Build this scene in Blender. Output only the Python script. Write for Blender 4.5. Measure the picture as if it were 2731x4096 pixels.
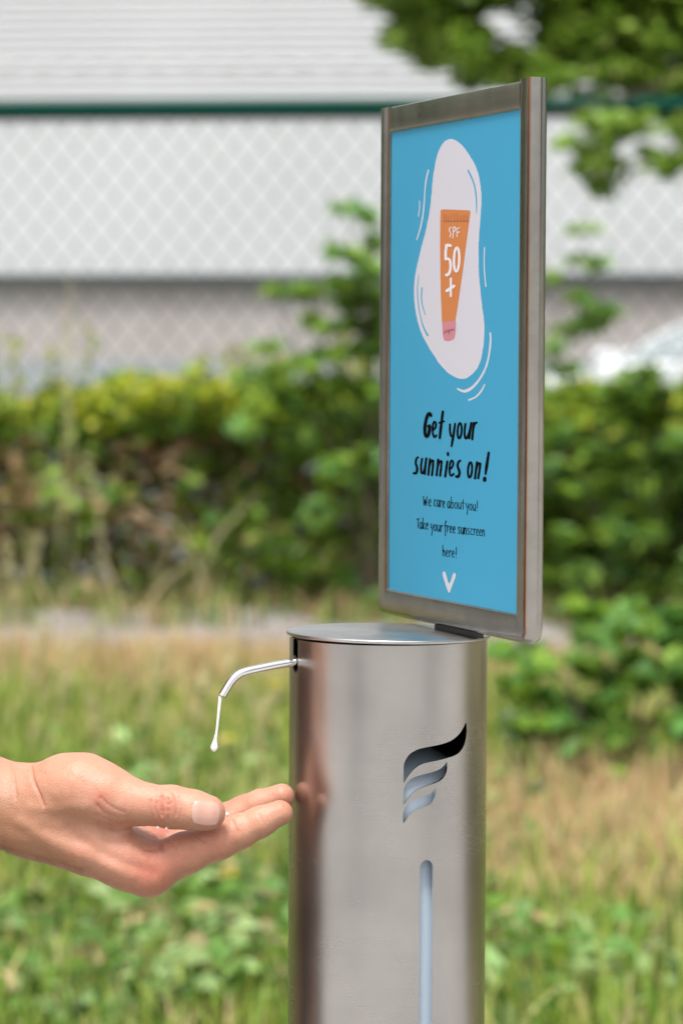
import bpy, bmesh, math, random
import numpy as np
from mathutils import Vector, Matrix
from mathutils.geometry import delaunay_2d_cdt
for o in list(bpy.data.objects): bpy.data.objects.remove(o)
sc = bpy.context.scene
rs = np.random.default_rng(7)
PI = math.pi
# ------------------------------------------------------------------ camera, sky, sun, exposure
F, PITCH, CAMH = 12342.0, 0.04963, 1.15          # focal length in photo pixels, downward tilt, lens height
cam = bpy.data.objects.new('camera', bpy.data.cameras.new('camera')); sc.collection.objects.link(cam)
cam.location = (0, 0, CAMH); cam.rotation_euler = (PI/2 - PITCH, 0, 0)
cam.data.sensor_fit = 'VERTICAL'; cam.data.sensor_height = 36; cam.data.lens = F/4096*36
cam.data.clip_start = .05; cam.data.clip_end = 500
cam.data.dof.use_dof = True; cam.data.dof.focus_distance = 1.875; cam.data.dof.aperture_fstop = 8.8
sc.camera = cam
SUN_EL, SUN_AZ = math.radians(68), math.radians(200)   # azimuth clockwise from +Y
w = bpy.data.worlds.new('World'); sc.world = w; w.use_nodes = True
wt = w.node_tree; bg = wt.nodes['Background']
sky = wt.nodes.new('ShaderNodeTexSky'); sky.sky_type = 'NISHITA'; sky.sun_disc = False
sky.sun_elevation = SUN_EL; sky.sun_rotation = SUN_AZ; sky.dust_density = 4; sky.air_density = 1
hs = wt.nodes.new('ShaderNodeHueSaturation'); hs.inputs['Saturation'].default_value = .12
wt.links.new(sky.outputs[0], hs.inputs['Color']); wt.links.new(hs.outputs[0], bg.inputs[0]); bg.inputs[1].default_value = .15
sl = bpy.data.lights.new('sun', 'SUN'); sl.energy = 2.3; sl.angle = math.radians(14); sl.color = (1, .97, .93)
sun = bpy.data.objects.new('sun', sl); sc.collection.objects.link(sun)
sd = Vector((math.sin(SUN_AZ)*math.cos(SUN_EL), math.cos(SUN_AZ)*math.cos(SUN_EL), math.sin(SUN_EL)))
sun.rotation_euler = sd.to_track_quat('Z', 'Y').to_euler(); sun.location = (0, 0, 12)
vs = sc.view_settings; vs.view_transform = 'Standard'; vs.look = 'None'; vs.gamma = 1; vs.exposure = 0.74
# ------------------------------------------------------------------ helpers
cp, sp_ = math.cos(PITCH), math.sin(PITCH)
def P(px, py, Y):
    """the point on the sight line of a photo pixel that lies Y metres out"""
    a, b = (px-1365.5)/F, (2048-py)/F
    dy, dz = cp + b*sp_, -sp_ + b*cp
    return np.array([a/dy*Y, Y, CAMH + dz/dy*Y])
def unP(v):
    v = np.atleast_2d(v); y = v[:, 1]; z = v[:, 2]-CAMH
    d = y*cp - z*sp_; u = z*cp + y*sp_
    return 1365.5 + F*v[:, 0]/d, 2048 - F*u/d
def tag(o, label=None, cat=None, group=None, kind=None):
    for k, v in (('label', label), ('category', cat), ('group', group), ('kind', kind)):
        if v: o[k] = v
    return o
def empty(name, loc=(0, 0, 0), **k):
    o = bpy.data.objects.new(name, None); sc.collection.objects.link(o); o.location = loc
    return tag(o, **k)
def mesh(name, verts, faces, mats, parent=None, smooth=False, col=None, midx=None, **k):
    me = bpy.data.meshes.new(name)
    if isinstance(faces, np.ndarray):
        verts = np.asarray(verts, np.float32); n = len(verts); m, c = faces.shape
        me.vertices.add(n); me.vertices.foreach_set('co', verts.ravel())
        me.loops.add(m*c); me.loops.foreach_set('vertex_index', faces.astype(np.int32).ravel())
        me.polygons.add(m); me.polygons.foreach_set('loop_start', np.arange(0, m*c, c, dtype=np.int32))
        me.update(calc_edges=True); me.validate()
    else:
        me.from_pydata([tuple(map(float, v)) for v in verts], [], [tuple(map(int, f)) for f in faces]); me.update()
    for m_ in (mats if isinstance(mats, (list, tuple)) else [mats]): me.materials.append(m_)
    if midx is not None: me.polygons.foreach_set('material_index', np.asarray(midx, np.int32))
    if smooth: me.polygons.foreach_set('use_smooth', np.ones(len(me.polygons), bool))
    if col is not None:
        a = me.color_attributes.new('tint', 'FLOAT_COLOR', 'POINT')
        c4 = np.ones((len(me.vertices), 4), np.float32); c4[:, :3] = col; a.data.foreach_set('color', c4.ravel())
    o = bpy.data.objects.new(name, me); sc.collection.objects.link(o)
    if parent: o.parent = parent
    return tag(o, **k)
class MB:
    def __init__(s): s.v = []; s.f = []; s.m = []
    def add(s, v, f, m=0):
        b = len(s.v); s.v += [tuple(x) for x in v]; s.f += [tuple(i+b for i in q) for q in f]; s.m += [m]*len(f)
    def box(s, lo, hi, m=0):
        x0, y0, z0 = lo; x1, y1, z1 = hi
        s.add([(x0,y0,z0),(x1,y0,z0),(x1,y1,z0),(x0,y1,z0),(x0,y0,z1),(x1,y0,z1),(x1,y1,z1),(x0,y1,z1)],
              [(3,2,1,0),(4,5,6,7),(0,1,5,4),(1,2,6,5),(2,3,7,6),(3,0,4,7)], m)
    def tube(s, pts, rad, n=8, cap=True, m=0):
        pts = [Vector(p) for p in pts]; rad = list(rad) if hasattr(rad, '__len__') else [rad]*len(pts)
        ref = Vector((0, 0, 1)) if abs((pts[-1]-pts[0]).normalized().z) < .9 else Vector((1, 0, 0))
        V = []; 
        for i, p in enumerate(pts):
            t = (pts[min(i+1, len(pts)-1)]-pts[max(i-1, 0)]).normalized()
            a = t.cross(ref).normalized(); b = t.cross(a)
            V += [p + (a*math.cos(2*PI*j/n) + b*math.sin(2*PI*j/n))*rad[i] for j in range(n)]
        Fc = [(i*n+j, (i+1)*n+j, (i+1)*n+(j+1) % n, i*n+(j+1) % n) for i in range(len(pts)-1) for j in range(n)]
        if cap: Fc += [tuple(range(n)), tuple(range((len(pts)-1)*n+n-1, (len(pts)-1)*n-1, -1))]
        s.add(V, Fc, m)
    def lathe(s, prof, n=48, c=(0, 0, 0), m=0):
        V = [(c[0]+r*math.cos(2*PI*j/n), c[1]+r*math.sin(2*PI*j/n), c[2]+z) for r, z in prof for j in range(n)]
        s.add(V, [(i*n+j, i*n+(j+1) % n, (i+1)*n+(j+1) % n, (i+1)*n+j) for i in range(len(prof)-1) for j in range(n)], m)
    def build(s, name, mats, parent=None, smooth=False, bevel=0, **k):
        o = mesh(name, s.v, s.f, mats, parent, smooth, midx=s.m, **k)
        if bevel:
            b = o.modifiers.new('bevel', 'BEVEL'); b.width = bevel; b.segments = 2; b.limit_method = 'ANGLE'; b.angle_limit = .6
        return o
def sharp(o, deg=35):
    me = o.data; bm = bmesh.new(); bm.from_mesh(me)
    for e in bm.edges: e.smooth = not (len(e.link_faces) == 2 and e.calc_face_angle(0) > math.radians(deg))
    bm.to_mesh(me); bm.free(); me.polygons.foreach_set('use_smooth', np.ones(len(me.polygons), bool)); return o
def crom(pts, n=8, closed=False):
    p = np.array(pts, float); N = len(p); out = []
    if N < 3 and not closed:
        return np.array([p[0]*(1-t)+p[1]*t for t in np.linspace(0, 1, n+1)])
    for i in range(N if closed else N-1):
        if closed: a, b, c, d = p[i-1], p[i], p[(i+1) % N], p[(i+2) % N]
        else: a, b, c, d = p[max(i-1, 0)], p[i], p[i+1], p[min(i+2, N-1)]
        for t in np.arange(n)/n:
            out.append(.5*((2*b)+(-a+c)*t+(2*a-5*b+4*c-d)*t*t+(-a+3*b-3*c+d)*t**3))
    if not closed: out.append(p[-1])
    return np.array(out)
# ------------------------------------------------------------------ materials
def mat(name, col=(.5, .5, .5), rough=.6, metal=0, **kw):
    m = bpy.data.materials.new(name); m.use_nodes = True; b = m.node_tree.nodes['Principled BSDF']
    b.inputs['Base Color'].default_value = (*col, 1); b.inputs['Roughness'].default_value = rough; b.inputs['Metallic'].default_value = metal
    for k, v in kw.items(): b.inputs[k.replace('_', ' ')].default_value = v
    return m
def nodes(m): t = m.node_tree; return t, t.nodes, t.links, t.nodes['Principled BSDF']
def noise(t, scale, detail=4, rough=.5, stretch=None, coord='Object'):
    tc = t.nodes.new('ShaderNodeTexCoord'); n = t.nodes.new('ShaderNodeTexNoise')
    n.inputs['Scale'].default_value = scale; n.inputs['Detail'].default_value = detail; n.inputs['Roughness'].default_value = rough
    if stretch:
        mp = t.nodes.new('ShaderNodeMapping'); mp.inputs['Scale'].default_value = stretch
        t.links.new(tc.outputs[coord], mp.inputs[0]); t.links.new(mp.outputs[0], n.inputs['Vector'])
    else: t.links.new(tc.outputs[coord], n.inputs['Vector'])
    return n.outputs['Fac']
def ramp(t, fac, stops):
    r = t.nodes.new('ShaderNodeValToRGB'); e = r.color_ramp.elements
    while len(e) < len(stops): e.new(.5)
    for i, (p, c) in enumerate(stops): e[i].position = p; e[i].color = (*c, 1) if hasattr(c, '__len__') else (c, c, c, 1)
    t.links.new(fac, r.inputs[0]); return r.outputs[0]
def bump(m, fac, strength=.2, dist=.001):
    t, N, L, b = nodes(m); bn = N.new('ShaderNodeBump'); bn.inputs['Strength'].default_value = strength; bn.inputs['Distance'].default_value = dist
    L.new(fac, bn.inputs['Height']); L.new(bn.outputs[0], b.inputs['Normal'])
def noisy(name, c1, c2, scale, rough=.7, bscale=None, bs=.3, bd=.003, **k):
    m = mat(name, c1, rough, **k); t, N, L, b = nodes(m)
    L.new(ramp(t, noise(t, scale), [(.3, c1), (.7, c2)]), b.inputs['Base Color'])
    if bscale: bump(m, noise(t, bscale), bs, bd)
    return m
def leafmat(name, transl=.48, rough=.5, spec=.4):
    m = mat(name, (.1, .2, .03), rough); t, N, L, b = nodes(m); b.inputs['Specular IOR Level'].default_value = spec
    a = N.new('ShaderNodeAttribute'); a.attribute_name = 'tint'; L.new(a.outputs['Color'], b.inputs['Base Color'])
    tr = N.new('ShaderNodeBsdfTranslucent'); L.new(a.outputs['Color'], tr.inputs[0])
    mx = N.new('ShaderNodeMixShader'); mx.inputs[0].default_value = transl
    L.new(b.outputs[0], mx.inputs[1]); L.new(tr.outputs[0], mx.inputs[2]); L.new(mx.outputs[0], N['Material Output'].inputs[0])
    return m
def steel(name, col=(.56, .53, .50), rough=.3, aniso=.75, rot=0, vary=.08, tang='Z', brush=(3, 3, 900), mott=None):
    m = mat(name, col, rough, 1); t, N, L, b = nodes(m)
    b.inputs['Anisotropic'].default_value = aniso; b.inputs['Anisotropic Rotation'].default_value = rot
    if aniso:
        tg = N.new('ShaderNodeTangent'); tg.direction_type = 'RADIAL'; tg.axis = tang; L.new(tg.outputs[0], b.inputs['Tangent'])
    f = noise(t, 1, 3, .6, brush)
    mr = N.new('ShaderNodeMapRange'); mr.inputs['To Min'].default_value = rough-vary; mr.inputs['To Max'].default_value = rough+vary
    L.new(f, mr.inputs[0]); sm_ = N.new('ShaderNodeMath'); sm_.operation = 'ADD'; L.new(mr.outputs[0], sm_.inputs[0])
    L.new(ramp(t, noise(t, 14, 2, .5), [(.35, 0), (.55, .03), (.8, .07)]), sm_.inputs[1]); L.new(sm_.outputs[0], b.inputs['Roughness'])
    f2 = noise(t, *(mott or (9, 5, .6)))
    d = tuple(c*.86 for c in col); u = tuple(min(1, c*1.08) for c in col)
    mm = N.new('ShaderNodeMix'); mm.data_type = 'RGBA'; mm.blend_type = 'MULTIPLY'; mm.inputs[0].default_value = 1
    L.new(ramp(t, f2, [(.35, d), (.65, u)]), mm.inputs[6]); L.new(ramp(t, f, [(.3, .97), (.7, 1.02)]), mm.inputs[7]); L.new(mm.outputs[2], b.inputs['Base Color'])
    if mott: bump(m, f2, .05, .0002)
    return m
M = dict(
 steel=steel('brushed_steel', (.435, .418, .402), .245, .62, brush=(10, 10, 2600), vary=.015),
 lid=steel('lid_steel', (.48, .48, .47), .33, 0, brush=(30, 200, 10), vary=.05, mott=(40, 6, .6)),
 frame=steel('frame_steel', (.345, .33, .305), .20, 0, brush=(60, 60, 6), vary=.08, mott=(45, 6, .65)),
 polished=mat('polished_steel', (.72, .71, .70), .09, 1),
 inner=mat('inner_black', (.012, .012, .014), .5),
 bottle=mat('bottle_plastic', (.44, .53, .63), .28),
 neck=mat('grey_plastic', (.40, .41, .42), .3),
 cream=mat('sunscreen', (.87, .87, .88), .22, 0, Subsurface_Weight=.1),
 blue=mat('poster_blue', (.040, .282, .462), .5, 0, Specular_IOR_Level=.25),
 pwhite=mat('poster_white', (.51, .515, .58), .5),
 orange=mat('poster_orange', (.50, .175, .052), .5),
 dorange=mat('poster_dark_orange', (.34, .115, .04), .5),
 pink=mat('poster_pink', (.48, .195, .24), .5),
 dpink=mat('poster_dark_pink', (.30, .10, .12), .5),
 black=mat('poster_black', (.002, .002, .002), .9, 0, Specular_IOR_Level=.05),
 twhite=mat('poster_text_white', (.64, .64, .67), .5),
 leaf=leafmat('leaf'), grass=leafmat('blade', .3, .6, .25),
 bark=noisy('bark', (.10, .075, .05), (.05, .035, .025), 12, .9, 40, .5),
 rail=mat('green_rail', (.003, .042, .030), .85, 0, Specular_IOR_Level=.1),
 wire=mat('green_wire', (.02, .085, .065), .6),
 clad=noisy('white_cladding', (.55, .56, .57), (.60, .61, .62), .6, .5),
 pink_wall=noisy('pink_render', (.40, .36, .345), (.47, .43, .415), 3, .9),
 plinth=noisy('plinth', (.33, .35, .37), (.39, .41, .43), 2, .9),
 vent=mat('vent_grey', (.56, .57, .575), .6),
 drip=mat('drip_edge', (.07, .075, .08), .6),
 carw=mat('white_car_paint', (.82, .85, .87), .2, 0, Coat_Weight=.6),
 glass=mat('car_glass', (.62, .70, .72), .2, .8),
 tyre=mat('tyre', (.02, .02, .02), .8), rim=mat('rim', (.4, .4, .42), .3, 1), lamp=mat('lamp_glass', (.6, .6, .62), .08),
 shirt=noisy('orange_shirt', (.82, .34, .17), (.88, .40, .22), 30, .9), trouser=noisy('dark_trousers', (.03, .022, .02), (.05, .035, .03), 30, .9),
 hair=mat('brown_hair', (.05, .028, .015), .6), fuzz=mat('fine_hair', (.16, .10, .06), .6), shoe=mat('shoe', (.05, .04, .035), .6),
 gravel=noisy('gravel', (.13, .115, .11), (.34, .31, .305), 9, .95, 60, .8, .01),
 paving=noisy('pale_paving', (.36, .35, .34), (.45, .44, .43), 2, .85, 50, .3),
 asphalt=noisy('yard_asphalt', (.10, .10, .10), (.16, .16, .16), 8, .9),
 stalk=mat('dry_stalk', (.50, .46, .24), .7), yellow=mat('yellow_petals', (.75, .55, .02), .6),
)
# ------------------------------------------------------------------ ground sheets
g = mat('earth', (.1, .08, .04), .95); t, N, L, b = nodes(g)
L.new(ramp(t, noise(t, 1.3, 8, .65), [(.3, (.09, .10, .025)), (.5, (.16, .14, .05)), (.68, (.30, .22, .11))]), b.inputs['Base Color'])
bump(g, noise(t, 30, 6), .6, .02)
def sheet(name, x0, x1, y0, y1, z, m, nx=1, ny=1, wav=0, **k):
    X, Y = np.meshgrid(np.linspace(x0, x1, nx+1), np.linspace(y0, y1, ny+1)); Z = np.full_like(X, z)
    if wav:
        Y = Y + wav*np.sin(X*1.7+Y)+wav*.6*np.sin(X*4.1+1+2*Y)
    V = np.stack([X, Y, Z], -1).reshape(-1, 3); i = np.arange((nx+1)*(ny+1)).reshape(ny+1, nx+1)
    Fc = np.stack([i[:-1, :-1], i[:-1, 1:], i[1:, 1:], i[1:, :-1]], -1).reshape(-1, 4)
    return mesh(name, V, Fc, m, kind='structure', **k)
sheet('ground', -150, 150, -150, 150, 0, g)
sheet('gravel_path', -14, 14, 12.0, 14.1, .004, M['gravel'], 60, 4, .06)
sheet('plaza_paving', -30, 30, -40, 2.9, .004, M['paving'])
sheet('yard', -60, 60, 15.2, 80, .004, M['asphalt'])
# ------------------------------------------------------------------ foliage helpers
def unit(v): return v/np.maximum(np.linalg.norm(v, axis=-1, keepdims=True), 1e-9)
def vnoise(p, s, seed=0):
    r = np.random.default_rng(seed); out = 0
    for k in range(6):
        d = unit(r.normal(size=3)); out = out + np.sin(p@d*s*(1+k*.45)*2 + r.uniform(0, 6.3))/(1+k*.4)
    return out/2.6
def leaf_mesh(C, size, wid=.55, flat=.6, rng=rs, droop=.3, out=None):
    """one folded two-sided blade per centre, 4 vertices each"""
    n = len(C); d = rng.normal(size=(n, 3)); d[:, 2] = d[:, 2]*.5-droop
    if out is not None: d = d + out
    d = unit(d); nn = rng.normal(size=(n, 3))*(1-flat); nn[:, 2] += flat*1.4; s = unit(np.cross(d, nn)); up = unit(np.cross(s, d))
    L_ = (size*rng.uniform(.7, 1.3, n))[:, None]
    b = C-d*L_*.5; tip = C+d*L_*.5; m = C-d*L_*.06
    l = m-s*L_*wid*.5+up*L_*.10; r = m+s*L_*wid*.5+up*L_*.10
    V = np.stack([b, r, tip, l], 1).reshape(-1, 3); i = np.arange(n)*4
    return V, np.concatenate([np.stack([i, i+1, i+2], 1), np.stack([i, i+2, i+3], 1)])
def palette(n, cols, wts, jit=.25, rng=rs):
    c = np.array(cols)[rng.choice(len(cols), n, p=np.array(wts)/sum(wts))]
    return np.clip(c*rng.uniform(1-jit, 1+jit, (n, 1))*rng.uniform(.92, 1.08, (n, 3)), 0, 1)
DK, MD, LT, YL = (.055, .105, .014), (.16, .27, .028), (.32, .49, .07), (.52, .53, .035)
STRAW, BROWN, SAGE, OLIVE = (.62, .44, .24), (.20, .11, .065), (.20, .30, .14), (.19, .21, .045)
def blob_points(blobs, dens, rng=rs):
    pts = []; 
    for (px, py, Y, rx, ry, rd, n) in blobs:
        q = rng.normal(size=(int(n*dens), 3)); q = unit(q)*rng.uniform(.15, 1, (len(q), 1))**.6
        c = P(px, py, Y); k = Y/F
        pts.append(c+q*np.array([rx*k, rd, ry*k]))
    return np.concatenate(pts)
k1568 = 2731/1568
# ------------------------------------------------------------------ hedge
HB = empty('hedge', (0, 14.7, 0), label='low leafy green hedge with yellow new tips behind the gravel path', cat='hedge')
n = 66000
C = np.stack([rs.uniform(-4.2, 4.6, n), 14.2+rs.uniform(0, 1, n)**1.4*.95, rs.uniform(0, 1, n)], 1)
top = .91+.09*vnoise(C*[1, 0, 0], 2.4, 3)+.07*vnoise(C*[1, 1, 0], 7, 5)
C[:, 2] = .03+C[:, 2]**.85*(top+.04)
bulge = .14*vnoise(C, 3.0, 9); C[:, 1] += bulge
dens = vnoise(C, 4.2, 11)
leftness = np.clip((-C[:, 0]+.35)/1.3, 0, 1)
keep = rs.uniform(size=n) < np.clip(.72+.55*dens-.30*leftness*(C[:, 2] < .75), .10, 1)
C = C[keep]; n = len(C); leftness = leftness[keep]; hh = (C[:, 2]/.92)
col = palette(n, [DK, MD, OLIVE], [.28, .55, .17])
lt = rs.uniform(size=n) < np.clip(.58+1.2*vnoise(C, 3.6, 77), .05, .97); col[lt] = palette(lt.sum(), [LT, (.28, .42, .05), (.14, .30, .07)], [.45, .3, .25])
tn = np.clip((hh-.82)/.14, 0, 1)*(.42+.75*vnoise(C, 3.2, 21)); yy = rs.uniform(size=n) < tn
col[yy] = palette(yy.sum(), [YL, (.26, .33, .04), LT], [.6, .3, .2])
br = rs.uniform(size=n) < leftness*(.30+.6*np.clip(vnoise(C, 4, 83)*2+.2, 0, 1))*(hh < .85); col[br] = palette(br.sum(), [BROWN, STRAW, OLIVE, (.36, .26, .15)], [.3, .28, .15, .4])
V, Fc = leaf_mesh(C-np.array([0, 14.7, 0]), .085, .62, .45)
mesh('foliage', V, Fc, M['leaf'], HB, col=np.repeat(col, 4, 0))
# upright shoots on the hedge top
sh = MB(); sx = rs.uniform(-4.1, 4.5, 170); LC = []
for x in sx:
    h = rs.uniform(.10, .30)*(1.5 if abs(x+.2) < .55 or x < -1.2 else .8); y = 14.5+rs.uniform(-.15, .3); z0 = .9
    dx, dy = rs.uniform(-.05, .05, 2); sh.tube([(x, y-14.7, z0-.3), (x+dx*.5, y+dy*.5-14.7, z0+h*.4), (x+dx, y+dy-14.7, z0+h)], [.006, .004, .002], 4)
    for k in range(int(10+h*70)):
        u = rs.uniform(.0, 1); LC.append((x+dx*u+rs.normal()*.025, y+dy*u-14.7+rs.normal()*.025, z0+h*u))
LC = np.array(LC); V, Fc = leaf_mesh(LC, .05, .5, .2, droop=-.5)
mesh('shoot_leaves', V, Fc, M['leaf'], HB, col=np.repeat(palette(len(LC), [YL, (.28, .34, .05), (.42, .36, .08), LT], [.4, .3, .2, .2]), 4, 0))
for x in np.arange(-4.1, 4.6, .06):
    x = x+rs.uniform(-.05, .05); y = rs.uniform(-.3, .2); q = [(x, y, -.02)]
    for k in range(4): q.append((q[-1][0]+rs.uniform(-.06, .06), q[-1][1]+rs.uniform(-.05, .05), .24*(k+1)))
    sh.tube(q, [.012, .010, .008, .006, .003], 5)
sh.build('stems', M['bark'], HB)
m_ = MB()
for x in rs.uniform(-2.6, -.4, 34):
    y = rs.uniform(-.75, -.35); h = rs.uniform(.15, .65); a = rs.uniform(-.25, .25); m_.tube([(x, y, 0), (x+a*.5, y, h*.6), (x+a*1.3, y+rs.uniform(-.1, .1), h)], [.006, .005, .002], 4)
m_.build('dry_stems', M['stalk'], HB)
# ------------------------------------------------------------------ chain link fence
FY = 15.2
def fz(px): return P(px, 430, FY)[2]
FN = empty('chain_link_fence', (0, FY, 0), label='green chain link fence with a round top rail behind the hedge', cat='fence')
FN.rotation_euler = (0, 0, -.08)
RZ = P(1365, 424, FY)[2]; m_ = MB()
m_.tube([(-9, 0, RZ-.014), (9, 0, RZ-.014)], .048, 18); o = m_.build('top_rail', M['rail'], FN, smooth=True)
pit = 107/F*FY; m_ = MB(); nx = int(9.2/pit)
zt = RZ-.03; hz = pit*.5*1.0
for i in range(-int(4.6/pit), int(4.6/pit)):
    q = []; z = zt; k = 0
    while z > .05:
        q.append((i*pit+(pit*.5 if (k % 2) else 0), .003 if k % 2 else -.003, z)); z -= pit*.62; k += 1
    m_.tube(q, .0037, 4, False)
    m_.tube([(a+0*(1), -b, c) if False else (2*(i*pit)-a+0*pit, -b, c) for a, b, c in q], .0037, 4, False)
m_.build('wire_mesh', M['wire'], FN)
for x in (-6.6, -3.6, 3.9, 6.9):
    m_ = MB(); m_.tube([(x, .05, -.1), (x, .05, RZ+.02)], .024, 12); m_.tube([(x, .05, RZ+.02), (x, .05, RZ+.03)], .027, 12); m_.build('post', M['rail'], FN, smooth=True)
# ------------------------------------------------------------------ building
BY = 21.0
BD = empty('white_building', (0, BY, 0), label='long white building with horizontally ribbed cladding above a pinkish grey base wall', cat='building')
BD.rotation_euler = (0, 0, -.05)
ZB = P(1365, 1100, BY)[2]; ZP = P(1365, 1440, BY)[2]
zs = []; z = ZB+.0
prof = []
while z < 6.2:
    rr_ = .018 if z > 2.75 else .002; prof += [(0, z), (0, z+.018), (-rr_, z+.026), (-rr_, z+.046)]; z += .062
for zz, xs_ in ((P(0, 258, BY)[2], range(-11, 4)),):
    for k_ in xs_:
        m_ = MB(); x = k_*.2525; m_.box((x-.045, -.024, zz-.028), (x+.045, -.019, zz+.028)); m_.build('vent_slot', M['vent'], BD)
V = [(x, y, z) for (y, z) in prof for x in (-22, 22)]
mesh('ribbed_cladding', V, [(2*i, 2*i+1, 2*i+3, 2*i+2) for i in range(len(prof)-1)], M['clad'], BD)
m_ = MB(); m_.box((-22, .03, ZP), (22, .25, ZB-.0)); m_.build('base_wall', M['pink_wall'], BD)
m_ = MB(); m_.box((-22, .0, -.1), (22, .26, ZP-.003)); m_.build('plinth', M['plinth'], BD)
m_ = MB(); m_.box((-22, -.05, ZB-.05), (22, .028, ZB+.004)); m_.build('drip_flashing', M['drip'], BD)
m_ = MB(); m_.box((-22.2, -.12, 6.2), (22.2, 9, 6.4)); m_.box((-22, .27, -.1), (22, 8.5, 6.19)); m_.build('roof_and_core', M['clad'], BD)
# ------------------------------------------------------------------ parked car
CR = empty('parked_car', (0, 0, 0), label='white parked car behind the hedge at the right, bonnet and windscreen showing', cat='car')
prof = [(2.12, .45), (2.18, .62), (2.12, .85), (1.95, .98), (1.5, 1.08), (1.05, 1.14), (.02, 1.55), (-.25, 1.62), (-1.0, 1.66), (-1.75, 1.60), (-2.1, 1.15), (-2.16, .9), (-2.15, .5), (-2.0, .32), (2.0, .30)]
hw = lambda x, z: (.90 if z < 1.0 else .90-.30*(z-1.0)) - .12*max(0, abs(x)-1.5)**2
V = [(x, s*hw(x, z), z) for s in (-1, 1) for (x, z) in prof]; n_ = len(prof)
Fc = [tuple(range(n_)), tuple(range(2*n_-1, n_-1, -1))]+[(i, n_+i, n_+(i+1) % n_, (i+1) % n_) for i in range(n_)]
o = mesh('body', V, Fc, M['carw'], CR); bv = o.modifiers.new('b', 'BEVEL'); bv.width = .05; bv.segments = 3
for s in (-1, 1):
    for q in ([(.86, 1.16), (.02, 1.50), (-.25, 1.54), (-.25, 1.14)], [(-.33, 1.14), (-.33, 1.58), (-.95, 1.60), (-1.1, 1.14)], [(-1.18, 1.15), (-1.05, 1.60), (-1.55, 1.54), (-1.85, 1.17)]):
        V = [(x, s*(hw(x, z)+.004), z) for x, z in q]+[(x, s*(hw(x, z)-.02), z) for x, z in q]
        mesh('side_window', V, [(0, 1, 2, 3), (7, 6, 5, 4), (0, 4, 5, 1), (1, 5, 6, 2), (2, 6, 7, 3), (3, 7, 4, 0)], M['glass'], CR)
    for x in (1.35, -1.35):
        m_ = MB(); m_.tube([(x, s*.70, .33), (x, s*.915, .33)], .33, 28); wh = m_.build('wheel', M['tyre'], CR)
        m_ = MB(); m_.tube([(x, s*.90, .33), (x, s*.922, .33)], .21, 20); m_.build('rim', M['rim'], wh)
    m_ = MB(); m_.box((1.98, s*.62-.14, .72), (2.155, s*.62+.14, .86)); m_.build('headlight', M['lamp'], CR, bevel=.02)
    m_ = MB(); m_.box((.72, s*.98-.08, 1.10), (.84, s*.98+.08, 1.24)); m_.build('wing_mirror', M['carw'], CR, bevel=.03)
a = [(.98, 1.180), (.10, 1.530)]
V = [(x, s*(hw(x, z)-.10), z+dz) for (x, z) in a for s in (-1, 1) for dz in (0, -.02)]
mesh('windscreen', V, [(0, 2, 6, 4), (1, 5, 7, 3)], M['glass'], CR)
pc = P(2790, 1395, 18.6); CR.location = (pc[0]+.74, 18.9, .004); CR.rotation_euler = (0, 0, PI+.80)
CR.scale = (1, 1, .97)
# ------------------------------------------------------------------ tree behind the fence, upper right
def shrub(name, base, blobs, dens, size, cols, wts, label, cat, trunk, stem_name='stems', wid=.55, flat=.6, droop=.3, group=None, fol='foliage'):
    T = empty(name, base, label=label, cat=cat, group=group); B = np.array(base)
    C = blob_points(blobs, dens); V, Fc = leaf_mesh(C-B, size, wid, flat, droop=droop)
    mesh(fol, V, Fc, M['leaf'], T, col=np.repeat(palette(len(C), cols, wts), 4, 0))
    m_ = MB()
    for (pts, r) in trunk:
        q = crom([np.array(p)-B for p in pts], 4); m_.tube(q, np.linspace(r[0], r[1], len(q)), 7)
    m_.build(stem_name, M['bark'], T, smooth=True)
    return T
tb = []
def tree_blobs():
    out = []
    r = np.random.default_rng(5)
    # canopy: image region right of the diagonal, in 1568-wide units
    holes = [(1150, 50, 75, 32), (1180, 85, 60, 20), (1360, 205, 80, 22), (1290, 300, 45, 40), (1275, 370, 45, 60), (1300, 215, 40, 20), (1240, 15, 40, 12)]
    for _ in range(2100):
        x, y = r.uniform(800, 1950), r.uniform(-420, 430)
        if y < 190: lim = 835+max(0, y)*.95+25*math.sin(y*.05)
        elif y < 260: lim = 1225
        else: lim = 1240+(y-250)*.75+18*math.sin(y*.08)
        if x < lim: continue
        if any(((x-a)/c)**2+((y-b_)/d)**2 < 1 for a, b_, c, d in holes): continue
        if y > 300 and r.uniform() < (y-300)/130 and x < 1600: continue
        if y > 262 and r.uniform() < .45: continue
        out.append((x*k1568, y*k1568, (14.35+r.uniform(0, .5)) if y > 262 else 15.6+r.uniform(0, 1.2), (70 if y < 262 else 48), (46 if y < 262 else 26), .26, (27 if y < 262 else 17)))
    return out
TB = tree_blobs()
for (x, y) in [(1330, 390), (1370, 420), (1385, 445), (1300, 330), (1350, 350), (1420, 380), (1480, 350), (1530, 400), (1550, 370), (1500, 250), (1450, 300)]: TB.append((x*k1568, y*k1568, 14.6 if y > 262 else 15.9, 56, 26, .2, 30))
bt = P(3450, 2200, 16.4); bt[2] = 0
lim_ = []
for (x, y) in [(900, 60), (1050, 120), (1150, 10), (1250, 260), (1380, 430), (1450, 150), (1540, 380), (1500, -60), (1300, 120)]:
    e = P(x*k1568, y*k1568, 14.6 if y > 250 else 16.1); s0 = np.array([bt[0]-.05, bt[1], 2.3+(.6 if y < 100 else 0)])
    lim_.append(([s0, (s0*.6+e*.4)+[0, .5, .35], (s0*.25+e*.75)+[0, 0, .12], e], (.018, .005)))
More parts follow.
